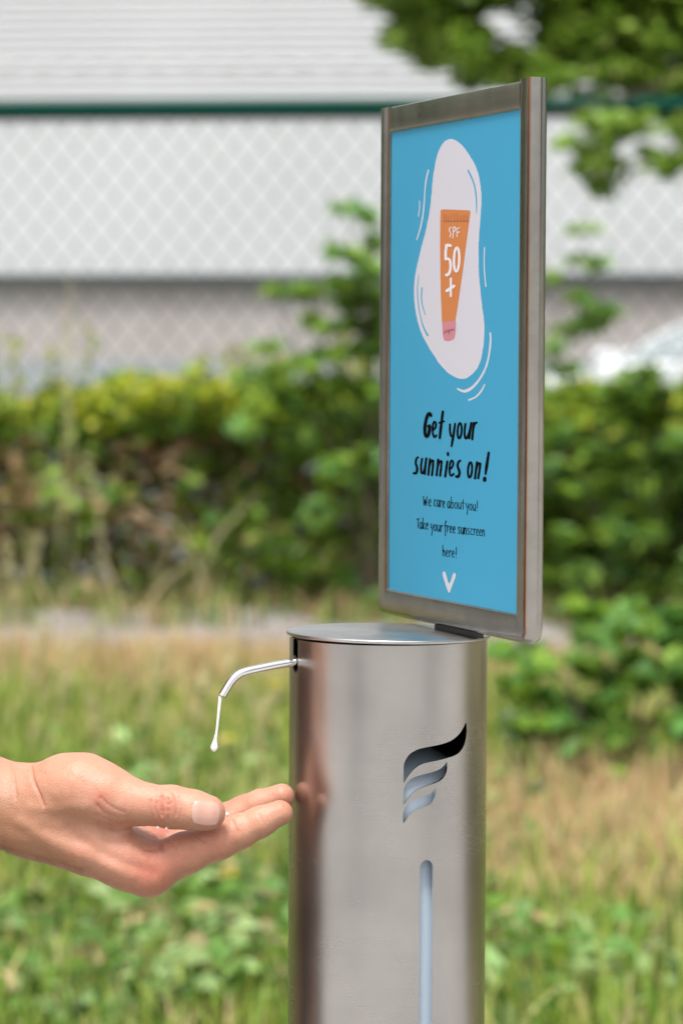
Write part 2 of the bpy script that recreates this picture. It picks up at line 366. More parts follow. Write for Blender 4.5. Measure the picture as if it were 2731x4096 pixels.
shrub('tree', bt, TB, 1, .085, [DK, MD, LT, (.24, .38, .05), OLIVE], [.07, .30, .34, .26, .08], 'leafy green tree hanging over the top rail of the fence at upper right', 'tree',
      [([bt+[0, 0, -.1], bt+[.02, 0, 1.3], bt+[-.05, 0, 2.8], bt+[.1, .1, 4.6]], (.16, .06))]+lim_, 'trunk', flat=.45, fol='crown')
for k_, (bx, by, lb_) in enumerate([(5.0, 3.6, 'unseen dense green tree far right of the column, added for dark reflections'), (5.2, 8.4, 'unseen dense green tree nearest the right end of the hedge, added for dark reflections'), (6.5, -4.5, 'unseen dense green tree behind the camera on the right, added for reflection contrast'), (-5.5, -6.0, 'unseen dense green tree behind the camera on the left, added for reflection contrast'), (-5.2, 9.0, 'unseen dense green tree far left of the hand, added for dark reflections')]):  # out-of-view trees, added so the steel and frame have something dark to reflect
    r_ = np.random.default_rng(40+k_); q = unit(r_.normal(size=(9000, 3)))*r_.uniform(.3, 1, (9000, 1))**.5*[1.7, 1.7, 1.9]+[0, 0, 2.5]; q = q[(q[:, 2] > .25) & (vnoise(q, 1.6, 90+k_) > -.35)]
    T = empty('tree', (bx, by, 0), label=lb_, cat='tree'); V, Fc = leaf_mesh(q, .15, .6, .4); mesh('crown', V, Fc, M['leaf'], T, col=np.repeat(palette(len(q), [DK, MD, LT], [.5, .4, .1]), 4, 0))
    m_ = MB(); m_.tube([(0, 0, -.1), (.05, 0, 1.2), (-.03, .04, 2.6), (.02, 0, 3.6)], [.14, .11, .07, .03], 9)
    for a in range(5): m_.tube([(0, 0, 1.3+.2*a), (math.cos(a*1.3)*.7, math.sin(a*1.3)*.7, 1.9+.3*a), (math.cos(a*1.3)*1.2, math.sin(a*1.3)*1.2, 2.2+.3*a)], [.05, .035, .01], 6)
    m_.build('trunk', M['bark'], T, smooth=True)
# ------------------------------------------------------------------ sapling rising behind the sign
SB = []
for (x, y, rx, ry, n) in [(795, 482, 34, 12, 26), (845, 500, 26, 26, 30), (860, 560, 30, 30, 40), (790, 582, 44, 18, 46), (845, 620, 40, 26, 50), (625, 668, 26, 10, 22), (690, 672, 60, 15, 60), (790, 650, 50, 22, 60), (850, 690, 40, 30, 60), (800, 700, 40, 20, 40),
        (830, 750, 60, 22, 60), (760, 755, 50, 16, 44), (720, 740, 30, 10, 16), (850, 800, 60, 26, 60), (760, 815, 60, 22, 56), (690, 835, 50, 18, 44), (640, 850, 40, 16, 30), (900, 760, 60, 60, 90), (1000, 700, 90, 60, 90), (1100, 650, 90, 60, 90), (1000, 820, 120, 50, 120), (1150, 800, 100, 60, 120),
        (780, 890, 90, 30, 90), (900, 900, 90, 40, 110), (700, 930, 70, 30, 60), (800, 980, 70, 40, 90), (860, 1060, 60, 50, 90), (840, 1150, 60, 50, 90), (780, 1080, 50, 40, 50), (860, 1280, 60, 60, 90), (870, 1380, 60, 40, 60), (800, 1330, 50, 40, 40), (640, 900, 70, 36, 60), (560, 870, 40, 22, 24), (700, 1010, 60, 40, 60), (740, 1180, 50, 40, 40), (610, 800, 40, 14, 18), (560, 980, 50, 30, 30),
        (1320, 600, 26, 10, 16), (1345, 530, 50, 9, 12), (1370, 608, 36, 12, 26), (1270, 640, 26, 14, 14), (1330, 690, 34, 14, 26), (1380, 720, 46, 16, 40), (1360, 745, 50, 18, 40), (1300, 760, 34, 12, 16), (1275, 800, 30, 14, 26), (1300, 850, 50, 16, 30)]:
    SB.append((x*k1568, y*k1568, 13.4+rs.uniform(0, .5), rx*1.75, ry*1.75, .16, n))
sb = P(1560, 2600, 13.6); sb[2] = 0
tr = []
for (x, y) in [(790, 480), (700, 665), (620, 668), (860, 560), (1000, 700), (1380, 730), (1370, 608), (760, 755), (690, 835), (1150, 800)]:
    e = P(x*k1568, y*k1568, 13.6); b0 = sb+np.array([rs.uniform(-.1, .1), 0, 0]); tr.append(([b0+[0, 0, -.05], b0*.75+e*.25+[0, 0, .2], b0*.35+e*.65+[0, 0, .15], e], (.014, .003)))
shrub('sapling', sb, SB, 1.0, .105, [DK, MD, LT, (.22, .42, .14)], [.04, .26, .36, .34], 'leafy sapling with drooping leaflets growing behind the blue sign', 'sapling', tr, flat=.75)
# ------------------------------------------------------------------ leafy shrubs at the right
def rbush(name, X0, X1, Y0, Y1, Yd, cnt, n, seed, **k):
    r = np.random.default_rng(seed); bl = []
    for _ in range(cnt):
        u, v = r.uniform(), r.uniform(-.1, 1.12 if Yd < 10 else 1); bl.append(((X0+(X1-X0)*u)*k1568, (Y0+(Y1-Y0)*v+40*(abs(u-.45)*2)**2*(1-v))*k1568, Yd+r.uniform(-.35, .35), 62, 30, .12, n))
    if Yd < 10: bl += [(r.uniform(1330, 1640)*k1568, r.uniform(1385, 1480)*k1568, Yd+.1, 48, 26, .1, 13) for _ in range(16)]
    b0 = P((X0+X1)/2*k1568, 2000, Yd); b0[2] = 0; tr = []
    for q in bl[:16]:
        e = P(*q[:3]); tr.append(([b0+[r.uniform(-.08, .08), 0, -.03], (b0+e)/2+[0, 0, .08], e], (.010, .002)))
    return shrub(name, b0, bl, 1, k.pop('size'), k.pop('cols'), k.pop('wts'), k.pop('label'), 'shrub', tr, flat=.75, wid=.6)
rbush('shrub', 1235, 1700, 905, 1390, 13.2, 75, 34, 3, size=.13, cols=[DK, MD, (.13, .27, .08), LT], wts=[.12, .38, .34, .18], label='tall dark green shrub in front of the hedge right of the sign')
rbush('shrub', 1140, 1660, 1440, 1770, 8.35, 85, 19, 4, size=.095, cols=[DK, MD, (.14, .32, .07), LT], wts=[.10, .34, .34, .25], label='low leafy bush in the grass right of the steel column')
# ------------------------------------------------------------------ grass, dry grass and weeds
def blades(name, n, xr, yr, h, wd, colf, lean=.5, **k):
    B = np.stack([rs.uniform(*xr, n), yr[0]+(yr[1]-yr[0])*rs.uniform(0, 1, n)**1.25, np.zeros(n)], 1)
    c, kp, hs_ = colf(B); B = B[kp]; c = c[kp]; n = len(B); H = h*rs.uniform(.45, 1.3, n)*hs_[kp]
    a = rs.uniform(0, 2*PI, n); d = np.stack([np.cos(a), np.sin(a), np.zeros(n)], 1); a2 = rs.uniform(0, 2*PI, n); s = np.stack([np.cos(a2), np.sin(a2), np.zeros(n)], 1)
    l = rs.uniform(.1, 1, n)*lean; up = np.array([0, 0, 1.])
    w_ = (wd*rs.uniform(.6, 1.4, n))[:, None]; H = H[:, None]; l = l[:, None]
    m0 = B+up*H*.5+d*H*l*.25; tp = B+up*H*(1-.35*l)+d*H*l
    V = np.stack([B-s*w_*.5, B+s*w_*.5, m0+s*w_*.4, m0-s*w_*.4, tp], 1).reshape(-1, 3); i = np.arange(n)*5
    Fc = np.concatenate([np.stack([i, i+1, i+2], 1), np.stack([i, i+2, i+3], 1), np.stack([i+3, i+2, i+4], 1)])
    return mesh(name, V, Fc, M['grass'], col=np.repeat(c, 5, 0), kind='stuff', **k)
def green_f(B):
    n = len(B); c = palette(n, [(.20, .33, .045), (.40, .48, .10), (.06, .115, .016), (.60, .52, .25)], [.32, .30, .23, .15])
    dry = np.clip((B[:, 1]-10.1)/1.1, 0, 1)+np.clip(1.5-abs(B[:, 1]-7.45)/.8, 0, 1)*(B[:, 0] > .12)*.93+.14*(vnoise(B, 2.4, 31) > .25)
    d = rs.uniform(size=n) < dry; c[d] = palette(d.sum(), [STRAW, (.52, .36, .20), (.55, .52, .25)], [.6, .2, .3])
    return c, rs.uniform(size=n) < .75+.4*vnoise(B, 2, 33), 1+.35*vnoise(B, 1.3, 35)
blades('grass', 100000, (-3.2, 3.6), (4.2, 11.9), .13, .009, green_f, label='rough meadow grass around the column, green with straw patches', cat='grass')
def dry_f(B):
    n = len(B); return palette(n, [STRAW, (.52, .38, .22), (.62, .54, .30), (.26, .30, .08)], [.5, .25, .25, .12]), (rs.uniform(size=n) < .4+.6*vnoise(B, 1.5, 41)), np.ones(n)
blades('dry_grass', 24000, (-3.2, 3.6), (10.2, 11.8), .06, .008, dry_f, .9, label='dry straw coloured grass along the near edge of the gravel path', cat='dry grass')
blades('dry_grass', 34000, (.15, 2.6), (6.4, 8.3), .07, .008, dry_f, 1.2, label='flattened straw coloured grass right of the column below the low bush', cat='dry grass')
n = 17000
C = np.stack([rs.uniform(-2.0, .6, n), 4.3+rs.uniform(0, 1, n)**1.2*4.6, rs.uniform(.01, 1, n)], 1)
hgt = .10+.06*vnoise(C*[1, 1, 0], 2.2, 51); C[:, 2] *= hgt
kp = (vnoise(C*[1, 1, 0], 3.0, 53) > -.25) & (rs.uniform(size=n) < np.clip(1.3-(C[:, 0]+.2)*1.5, 0, 1)*np.clip((9-C[:, 1])/2.5, .15, 1)); C = C[kp]
V, Fc = leaf_mesh(C, .058, .7, .6, droop=.0)
cw = palette(len(C), [MD, (.15, .30, .06), (.36, .52, .20), DK, (.50, .40, .20)], [.20, .30, .24, .18, .10], .35)
mesh('weeds', V, Fc, M['leaf'], col=np.repeat(cw, 4, 0), kind='stuff', label='broad leaved green weeds covering the ground under the hand', cat='weeds')
def tuft_f(B):
    n = len(B); return palette(n, [(.12, .22, .04), (.24, .34, .07), STRAW, (.30, .20, .11)], [.35, .25, .25, .2]), vnoise(B*[1, 1, 0], 3.4, 97)+.25*rs.normal(size=n) > .22, .6+.6*rs.uniform(size=n)
blades('grass', 9000, (-3.4, 3.6), (14.3, 13.0), .16, .012, tuft_f, .7, label='ragged grass tufts growing through the gravel path at the foot of the hedge', cat='grass')
# grass stalks with seed heads, one thing each
lab = ['tall pale grass stalk with a long seed head leaning right beside the gravel path', 'pale seeding grass stalk left of the falling sunscreen drop',
       'thin straw stalk with a seed head near the left edge below the path', 'dry stalk rising in front of the hedge at far left', 'pale stalk with feathery head between the hand and the column spout', 'bent seed stalk arching left in front of the hedge bottom']
lab += ['thin pale stalk rising at the left of the hedge', 'tall leaning straw stalk in front of the hedge left part', 'short seed stalk above the wrist', 'pale stalk crossing the path near the left edge', 'straw stalk with loose head above the thumb', 'slim green stalk right of the falling drop', 'faint tall stalk standing before the base wall at left']
S_ = [((20, 1560), (30, 1380), (15, 1240), 10.2), ((250, 1500), (235, 1250), (200, 1050), 11.6), ((215, 1780), (225, 1680), (200, 1600), 7.6), ((30, 1640), (70, 1560), (105, 1440), 9.0), ((440, 1740), (450, 1640), (475, 1560), 8.0), ((590, 1740), (600, 1650), (640, 1600), 7.8), ((160, 1400), (170, 1150), (150, 700), 12.6)]
S = [((60, 1760), (110, 1600), (235, 1412), 8.6), ((320, 1800), (335, 1650), (372, 1500), 8.2), ((110, 1750), (140, 1620), (165, 1560), 8.0), ((130, 1420), (140, 1200), (165, 640), 12.4), ((560, 1750), (590, 1640), (520, 1520), 7.6), ((0, 1400), (60, 1330), (90, 1230), 10.5)]
for i, (a, b_, c, Y) in enumerate(S+S_):
    q = [P(x*k1568, y*k1568, Y) for x, y in (a, b_, c)]; q = [np.array([2*q[0][0]-q[1][0], Y, 0.0])]+q if False else [np.array([q[0][0]-.01, Y, 0.])]+q
    root = empty('grass_stalk', q[0], label=lab[i], cat='grass stalk', group='tall grass stalks gone to seed')
    cc = crom([p-q[0] for p in q], 8); m_ = MB(); m_.tube(cc, np.linspace(.0028, .0016, len(cc)), 5); m_.build('stem', M['stalk'], root)
    m_ = MB(); K = len(cc); hd = cc[int(K*.62):]
    for j in range(90):
        u = rs.uniform(0, len(hd)-1.01); p = hd[int(u)]*(1-u % 1)+hd[int(u)+1]*(u % 1); e = p+rs.normal(size=3)*[.010, .010, .006]+[0, 0, .012]
        m_.tube([p, (p+e)/2, e], [.0012, .0030, .0006], 4)
    m_.build('seed_head', M['stalk'], root)
for i, (x, y, Y, lb) in enumerate([(632, 1575, 8.0, 'yellow flower beside the sunscreen strand, upper one'), (525, 1700, 7.4, 'yellow flower right of the falling drop'), (680, 1640, 8.4, 'small yellow flower at the left edge of the steel column'), (725*.72, 2010, 6.2, 'yellow flower below the fingers near the column')]):
    p = P(x*k1568, y*k1568, Y); root = empty('yellow_flower', (p[0], Y, 0), label=lb, cat='flower', group='small yellow flowers in the grass')
    m_ = MB(); m_.tube([(0, 0, 0), (.01, 0, p[2]*.6), (0, 0, p[2])], .0018, 5); m_.build('stem', M['stalk'], root)
    m_ = MB()
    for j in range(7):
        a = j*2*PI/7; c, s_ = math.cos(a), math.sin(a); z = p[2]; m_.add([(0, 0, z), (.012*c-.007*s_, .012*s_+.007*c, z+.006), (.024*c, .024*s_, z+.004), (.012*c+.007*s_, .012*s_-.007*c, z+.006)], [(0, 1, 2, 3)])
    m_.build('petals', M['yellow'], root)
# ------------------------------------------------------------------ sunscreen dispenser
OX, OY, OZ, TX = .02916, 1.91324, CAMH-.16946, .0053
HT = OZ-.006; Z0 = HT                        # local height of the lid's top
D = empty('sunscreen_dispenser', (OX-TX*HT, OY, .006), label='brushed steel column dispensing sunscreen, with a framed blue poster above its lid', cat='dispenser')
D.rotation_euler = (0, TX, 0)
R = .0615; TH = .0015; SH = Z0-.0032        # shell radius, sheet, top of shell
def to_cyl(px, py):
    """photo pixel -> (angle, height) on the column's skin"""
    o_ = np.array([0, 0, CAMH]); e = P(px, py, 2.0); d = e-o_
    o_ = o_-np.array([OX-TX*HT, OY, .006]); c, s = math.cos(-TX), math.sin(-TX)
    rot = lambda v: np.array([v[0]*c+v[2]*s, v[1], -v[0]*s+v[2]*c]); o_ = rot(o_); d = rot(d)
    A = d[0]**2+d[1]**2; B = 2*(o_[0]*d[0]+o_[1]*d[1]); Cc = o_[0]**2+o_[1]**2-R*R
    t_ = (-B-math.sqrt(B*B-4*A*Cc))/(2*A); p = o_+d*t_
    return math.atan2(p[0], -p[1]), p[2]     # angle 0 faces the camera, positive to the right
z5 = lambda x, y: (1450+x/1.8145, 2800+y/1.8145)
W1 = [(748,158),(753,180),(754,220),(750,270),(738,320),(718,360),(690,390),(650,410),(600,425),(540,440),(480,452),(430,465),(395,485),(365,510),(335,545),(315,575),(300,600),(296,590),(296,540),(298,480),(305,450),(320,420),(345,390),(380,368),(420,352),(470,342),(530,330),(580,318),(630,300),(670,275),(705,240),(730,200),(743,170)]
W2 = [(609,445),(613,470),(612,500),(603,535),(585,565),(555,590),(520,605),(470,622),(420,640),(380,660),(350,690),(325,725),(300,755),(295,745),(295,690),(298,650),(310,615),(335,585),(370,562),(420,545),(480,530),(530,515),(570,495),(597,468)]
W3 = [(531,637),(533,665),(530,700),(515,735),(490,757),(450,775),(400,795),(360,815),(335,840),(315,870),(296,893),(293,880),(293,830),(300,795),(318,765),(345,740),(380,722),(430,705),(470,690),(505,668)]
holes = []
for Wn in (W1, W2, W3):
    c = crom(Wn, 3, True); holes.append([to_cyl(*z5(x, y)) for x, y in c])
a0, zt_ = to_cyl(1450+464/1.8145, 2800+1163/1.8145); aw = 48.5/1.8145/F*1.86/R/math.cos(a0)
zr = aw*R*1.05
slot = [(a0-aw, zt_-.50)]+[(a0+aw*math.cos(th), zt_-zr+zr*math.sin(th)) for th in np.linspace(PI, 0, 17)]+[(a0+aw, zt_-.50)]
holes.append(slot)
sa0, sa1 = math.radians(-72.8), math.radians(-65.2); sm, sw = (sa0+sa1)/2, (sa1-sa0)/2; sb_ = SH-.0205
notch = [(sa0, SH)]+[(sm+sw*math.cos(th), sb_+sw*R*(1+math.sin(th))) for th in np.linspace(PI, 2*PI, 13)]+[(sa1, SH)]
# 2D triangulation with holes, wrapped onto the cylinder
A0, A1 = -PI, PI
pts, edges = [], []
def ring(seq, closed=True):
    b_ = len(pts); pts.extend([Vector((a*R, z)) for a, z in seq]); n_ = len(seq)
    edges.extend([(b_+i, b_+(i+1) % n_) for i in range(n_ if closed else n_-1)]); return list(range(b_, b_+n_))
NA = 120
angs = list(np.linspace(A0, A1, NA+1))
topseq = [(a, SH) for a in angs if a < sa0-.01]+notch+[(a, SH) for a in angs if a > sa1+.01]
outer = [(a, 0.0) for a in angs][::-1]
ring(outer+topseq)
hid = [ring(h) for h in holes]
def inside(poly, x, y):
    c = False; n_ = len(poly)
    for i in range(n_):
        x0, y0 = poly[i]; x1, y1 = poly[i-1]
        if (y0 > y) != (y1 > y) and x < (x1-x0)*(y-y0)/(y1-y0)+x0: c = not c
    return c
polys = [[(a*R, z) for a, z in h] for h in holes]+[[(a*R, z) for a, z in notch]]
for a in angs[1:-1]:
    for z in list(np.linspace(.06, SH-.03, 36))+[SH-.012]:
        if not any(inside(pl, a*R, z) for pl in polys):
            if min(min((a*R-x)**2+(z-y)**2 for x, y in pl) for pl in polys) > .0016**2: pts.append(Vector((a*R, z)))
cv, ce, cf, _, _, _ = delaunay_2d_cdt(pts, edges, [], 0, 1e-7)
tri = []
for f in cf:
    cx = sum(cv[i].x for i in f)/len(f); cy = sum(cv[i].y for i in f)/len(f)
    if not any(inside(pl, cx, cy) for pl in polys): tri.append(tuple(f))
wrap = lambda x, z, r: (r*math.sin(x/R), -r*math.cos(x/R), z)
nV = len(cv); V = [wrap(v.x, v.y, R) for v in cv]+[wrap(v.x, v.y, R-TH) for v in cv]
from collections import Counter
ec = Counter(); od = {}
for f in tri:
    for i in range(len(f)):
        e = (f[i], f[(i+1) % len(f)]); ec[tuple(sorted(e))] += 1; od[tuple(sorted(e))] = e
bd = [od[k] for k, v in ec.items() if v == 1 and not (abs(abs(cv[k[0]].x)-PI*R) < 1e-6 and abs(abs(cv[k[1]].x)-PI*R) < 1e-6)]
Fc = list(tri)+[tuple(i+nV for i in reversed(f)) for f in tri]; mi = [0]*len(tri)+[1]*len(tri)
b_ = len(V)
for e in bd:
    k = len(V); V += [V[e[0]], V[e[1]], V[e[1]+nV], V[e[0]+nV]]; Fc.append((k+1, k, k+3, k+2)); mi.append(2)
body = mesh('column_shell', V, Fc, [M['steel'], M['inner'], M['polished']], D, midx=mi)
me = body.data; me.polygons.foreach_set('use_smooth', np.array([m != 2 for m in mi]))
nl = []
for p in me.polygons:
    for vi in p.vertices:
        v = me.vertices[vi].co
        if p.index < len(tri): q = Vector((v.x, v.y, 0)).normalized()
        elif p.index < 2*len(tri): q = -Vector((v.x, v.y, 0)).normalized()
        else: q = p.normal.copy()
        nl.append(q)
me.normals_split_custom_set(nl)
m_ = MB(); m_.lathe([(0, .002), (.062, .002), (.0655, 0), (.0655, -.006), (.085, -.0062), (.085, .0), (.0665, .0005)], 48); m_.build('base_plate', M['steel'], D)
# bottle seen through the cutouts
zb = to_cyl(*z5(400, 590))[1]; m_ = MB()
m_.lathe([(0, .25), (.053, .252), (.056, .26), (.056, zb-.012), (.052, zb-.002), (.040, zb+.006), (.028, zb+.013), (.018, zb+.016), (.018, zb+.02), (0, zb+.02)], 48, (0, .001, 0))
m_.build('sunscreen_bottle', M['bottle'], D, smooth=True)
m_ = MB(); m_.lathe([(.017, zb+.021), (.017, zb+.050), (.014, zb+.053), (0, zb+.053)], 32, (-.018, -.010, 0)); m_.box((-.045, -.034, zb+.020), (-.008, -.006, zb+.056)); m_.build('pump_housing', M['neck'], D, bevel=.002)
# lid: a thin disc a hair askew
m_ = MB(); rl = .0632; m_.lathe([(0, .0), (rl-.0004, 0), (rl, -.0004), (rl, -.0018), (rl-.0004, -.0022), (0, -.0022)], 128)
lid = m_.build('lid', M['lid'], D); lid.location = (0, 0, Z0); lid.rotation_euler = (0, .012, 0); sharp(lid, 50)
m_ = MB(); m_.lathe([(R-.004, Z0-.030), (R-.004, Z0-.0035), (0, Z0-.0036)], 64); m_.build('lid_collar', M['inner'], D, smooth=True)
# spout
zz4 = lambda x, y: (800+x*.7653, 2440+y*.7653)
SY = lambda px: 1.891-(1188-px)/F*1.89*(.358/.934)
def toL(v): v = np.array(v)-[OX-TX*HT, OY, .006]; c, s = math.cos(-TX), math.sin(-TX); return np.array([v[0]*c+v[2]*s, v[1], -v[0]*s+v[2]*c])
sp = [zz4(*q) for q in [(560, 261), (518, 268), (400, 287), (300, 307), (240, 321), (200, 339), (165, 371), (141, 408), (116, 450)]]
sp3 = [P(x, y, SY(x)) for x, y in sp]; cc = crom([toL(p) for p in sp3], 8)
m_ = MB(); m_.tube(cc, .00262, 24, False)
ti = cc[-1]; tdir = unit(cc[-1]-cc[-2]); m_.tube([cc[-1], cc[-1]-tdir*.006], .0019, 24, True, 0)
k = len(cc)*24-24; q = len(cc)*24
m_.f += [(k+j, k+(j+1) % 24, q+(j+1) % 24, q+j) for j in range(24)]; m_.m += [0]*24
m_.build('spout', M['polished'], D, smooth=True)
# ------------------------------------------------------------------ sign on top
sa = -1.20441; dv = np.array([math.cos(sa), math.sin(sa), 0]); nv = np.array([math.sin(sa), -math.cos(sa), 0])
SG0 = np.array([-.00615, .10223, Z0+.00358]); SW, SHt, BW = .23616, .328, .0162
sg = lambda a, h, dp: tuple(SG0+dv*a+np.array([0, 0, h])-nv*dp)      # across, up, depth behind the front face
sign = bpy.data.objects.new('sign_frame', None)
prof = [(.0004, .0105), (-.0007, .0085), (-.0011, .0065), (-.0008, .0048), (.0, .0035), (.0004, .0018), (.0012, .0007), (.0025, .0001), (.004, 0), (.0135, 0), (.0155, .0005), (.0162, .0014), (.0162, .0062), (.0162, .0105)]
rc = .009; V = []; path = []
for (a, dp) in prof:
    r = max(rc-a, .0006); row = []
    x0, x1, y0, y1 = a, SW-a, a, SHt+.0012
    row += [(x0, SHt+.0002), (x0, y0+r)]
    row += [(x0+r+r*math.cos(t_), y0+r+r*math.sin(t_)) for t_ in np.linspace(PI, 1.5*PI, 9)[1:]]
    row += [(x1-r+r*math.cos(t_), y0+r+r*math.sin(t_)) for t_ in np.linspace(1.5*PI, 2*PI, 9)]
    row += [(x1, y1)]; path.append([(u, v, dp) for u, v in row])
m_ = MB(); nr = len(path[0]); np_ = len(prof)
m_.add([sg(*q) for row in path for q in row], [(i*nr+j, i*nr+j+1, ((i+1) % np_)*nr+j+1, ((i+1) % np_)*nr+j) for i in range(np_) for j in range(nr-1)]+[tuple(i*nr for i in range(np_)), tuple(i*nr+nr-1 for i in range(np_))[::-1]])
fr = m_.build('sign_frame', M['frame'], D); sharp(fr, 28)
m_ = MB(); tp = [(0, .0100), (0, .002), (.0006, .0006), (.002, .0003), (.0135, .0003), (.0155, .0008), (.0162, .0016), (.0162, .0100)]
m_.add([sg(a, SHt-b_, dp) for a in (BW+.0003, SW-BW-.0003) for b_, dp in tp], [(i, (i+1) % 8, 8+(i+1) % 8, 8+i) for i in range(8)]+[tuple(range(8))[::-1], tuple(range(8, 16))])
tb_ = m_.build('top_bar', M['frame'], D); sharp(tb_, 28)
m_ = MB(); m_.add([sg(a, b_, dp) for dp in (.0064, .0098) for a, b_ in ((BW-.002, BW-.002), (SW-BW+.002, BW-.002), (SW-BW+.002, SHt-.004), (BW-.002, SHt-.004))], [(0, 1, 2, 3), (7, 6, 5, 4), (0, 4, 5, 1), (1, 5, 6, 2), (2, 6, 7, 3), (3, 7, 4, 0)])
m_.build('back_panel', M['frame'], D)
m_ = MB(); m_.add([sg(a, b_, dp) for b_ in (-.0042, .0015) for a, dp in ((.085, .0055), (.152, .0055), (.152, .0098), (.085, .0098))], [(3, 2, 1, 0), (4, 5, 6, 7), (0, 1, 5, 4), (1, 2, 6, 5), (2, 3, 7, 6), (3, 0, 4, 7)])
m_.build('bracket_shade_strip', M['inner'], D)  # bracket stretched wide and coloured black, standing in for shadow below the sign
# poster: photo pixel -> poster plane
U0, U1, H0_, H1_ = BW, SW-BW, BW, SHt-.0162
PD = .0021; lay = [0]
eye = toL([0, 0, CAMH])
def hp(x, y):
    d = toL(P(x, y, 2.0))-eye; pl = SG0-nv*PD; t_ = ((pl-eye)@nv)/(d@nv); p = eye+d*t_
    return (p-SG0)@dv, p[2]-SG0[2]
PM = [M['blue'], M['pwhite'], M['orange'], M['dorange'], M['pink'], M['dpink'], M['black'], M['twhite']]
pb = MB(); pb.add([sg(a, b_, PD) for a, b_ in ((U0-.003, H0_-.003), (U1+.003, H0_-.003), (U1+.003, H1_+.003), (U0-.003, H1_+.003))], [(0, 1, 2, 3)], 0)
def nl_(): lay[0] += 1; return PD-.000004*(lay[0] if lay[0] < 14 else 14+lay[0] % 40)
def fill(pp, mi_, zoom, sm=3, wob=0):
    c = crom(pp, sm, True) if sm else np.array(pp, float)
    if wob: c = c+np.random.default_rng(3).normal(size=c.shape)*wob
    q = [hp(*zoom(x, y)) for x, y in c]; dp = nl_()
    v2, _, f2, _, _, _ = delaunay_2d_cdt([Vector(p) for p in q], [(i, (i+1) % len(q)) for i in range(len(q))], [], 1, 1e-9)
    pb.add([sg(v.x, v.y, dp) for v in v2], [tuple(f) for f in f2], mi_)
def stroke(pp, wd, mi_, zoom, closed=False, taper=0, wob=0, sm=6):
    c = crom(pp, sm, closed); n_ = len(c); dp = nl_(); r = np.random.default_rng(len(pp)*7+int(pp[0][0]))
    if closed: c = np.vstack([c, c[:1]]); n_ += 1
    tg = np.gradient(c, axis=0); tg = unit(tg); nn = np.stack([-tg[:, 1], tg[:, 0]], 1)
    s_ = np.linspace(0, 1, n_); ww = (wd if not hasattr(wd, '__len__') else np.interp(s_, np.linspace(0, 1, len(wd)), wd))*np.ones(n_)*.5
    ww = ww*(1-taper*np.clip((s_-.5)*2, 0, 1))
    if wob: ww = ww*(1+wob*np.convolve(r.normal(size=n_+2), [.3, .4, .3], 'valid'))
    Lf, Rt = c+nn*ww[:, None], c-nn*ww[:, None]
    if not closed:
        cap = lambda p, t_, n2, w_: [p+t_*w_*math.sin(a)+n2*w_*math.cos(a) for a in np.linspace(0, PI, 9)[1:-1]]
        v = [*Lf, *Rt]; f = [(i, i+1, n_+i+1, n_+i) for i in range(n_-1)]
        e = cap(c[-1], tg[-1], nn[-1], ww[-1]); b0 = len(v); v += e; f.append((n_-1, *range(b0, b0+7), 2*n_-1))
        e = cap(c[0], -tg[0], nn[0], ww[0]); b0 = len(v); v += e; f.append((n_, *reversed(range(b0, b0+7)), 0))
    else: v = [*Lf, *Rt]; f = [(i, i+1, n_+i+1, n_+i) for i in range(n_-1)]
    pb.add([sg(*hp(*zoom(x, y)), dp) for x, y in v], f, mi_)
zA = lambda x, y: (1560+x/2.046, 500+y/2.046); z3 = lambda x, y: (1480+x/2.0907, 1560+y/2.0907)
fill([(490,115),(520,118),(560,142),(600,180),(640,235),(680,300),(705,355),(725,420),(738,490),(744,560),(745,640),(740,720),(735,800),(728,880),(724,960),(722,1040),(722,1120),(724,1200),(730,1280),(738,1360),(745,1430),(755,1510),(765,1590),(770,1660),(768,1730),(762,1800),(752,1870),(738,1930),(715,1985),(685,2025),(650,2055),(620,2072),(590,2078),(555,2073),(515,2055),(470,2025),(430,1985),(395,1945),(365,1895),(330,1845),(300,1790),(265,1725),(240,1660),(222,1595),(208,1530),(200,1460),(195,1390),(196,1320),(200,1260),(210,1200),(222,1140),(238,1070),(255,1000),(272,935),(290,870),(305,800),(318,730),(328,660),(335,590),(342,510),(348,450),(355,390),(365,330),(378,270),(395,215),(415,175),(440,140),(465,122)], 1, zA, 4, .8)
for pp, wd, c in [([(313,370),(295,440),(285,520),(280,600),(272,700),(262,770),(245,850),(217,940)], [12,11,9,11,12,8], 1), ([(240,622),(240,680),(230,748)], 7, 1), ([(771,1003),(768,1080),(768,1160),(774,1250),(782,1322)], 9, 1),
        ([(818,1702),(820,1760),(812,1850),(795,1940),(770,2010),(730,2080),(680,2140),(635,2170),(595,2178),(550,2158)], [13,16,15,18,26,12], 1), ([(773,2122),(745,2175),(700,2225),(645,2250)], [7,14,14,16], 1),
        ([(637,372),(665,430),(690,500),(702,580),(706,650),(706,722)], [13,12,11,6], 0), ([(233,1223),(225,1300),(224,1390),(232,1480),(250,1580),(275,1660),(306,1720)], [5,8,8,9,15], 0), ([(260,1333),(256,1400),(262,1470),(287,1553)], [10,9,7], 0)]:
    stroke(pp, wd, c, zA, wob=.06)
fill([(412,706),(416,696),(425,691),(440,690),(560,695),(640,698),(652,702),(656,712),(655,725),(645,800),(625,950),(600,1150),(575,1330),(550,1500),(533,1604),(424,1624),(420,1540),(414,1400),(410,1200),(408,1000),(409,800)], 2, zA, 0)
fill([(424,1618),(428,1613),(522,1600),(534,1603),(538,1615),(537,1660),(535,1700),(528,1740),(515,1758),(480,1770),(450,1768),(437,1755),(430,1720),(426,1670)], 4, zA, 0)
stroke([(434,788),(540,787),(639,788)], 15, 3, zA)
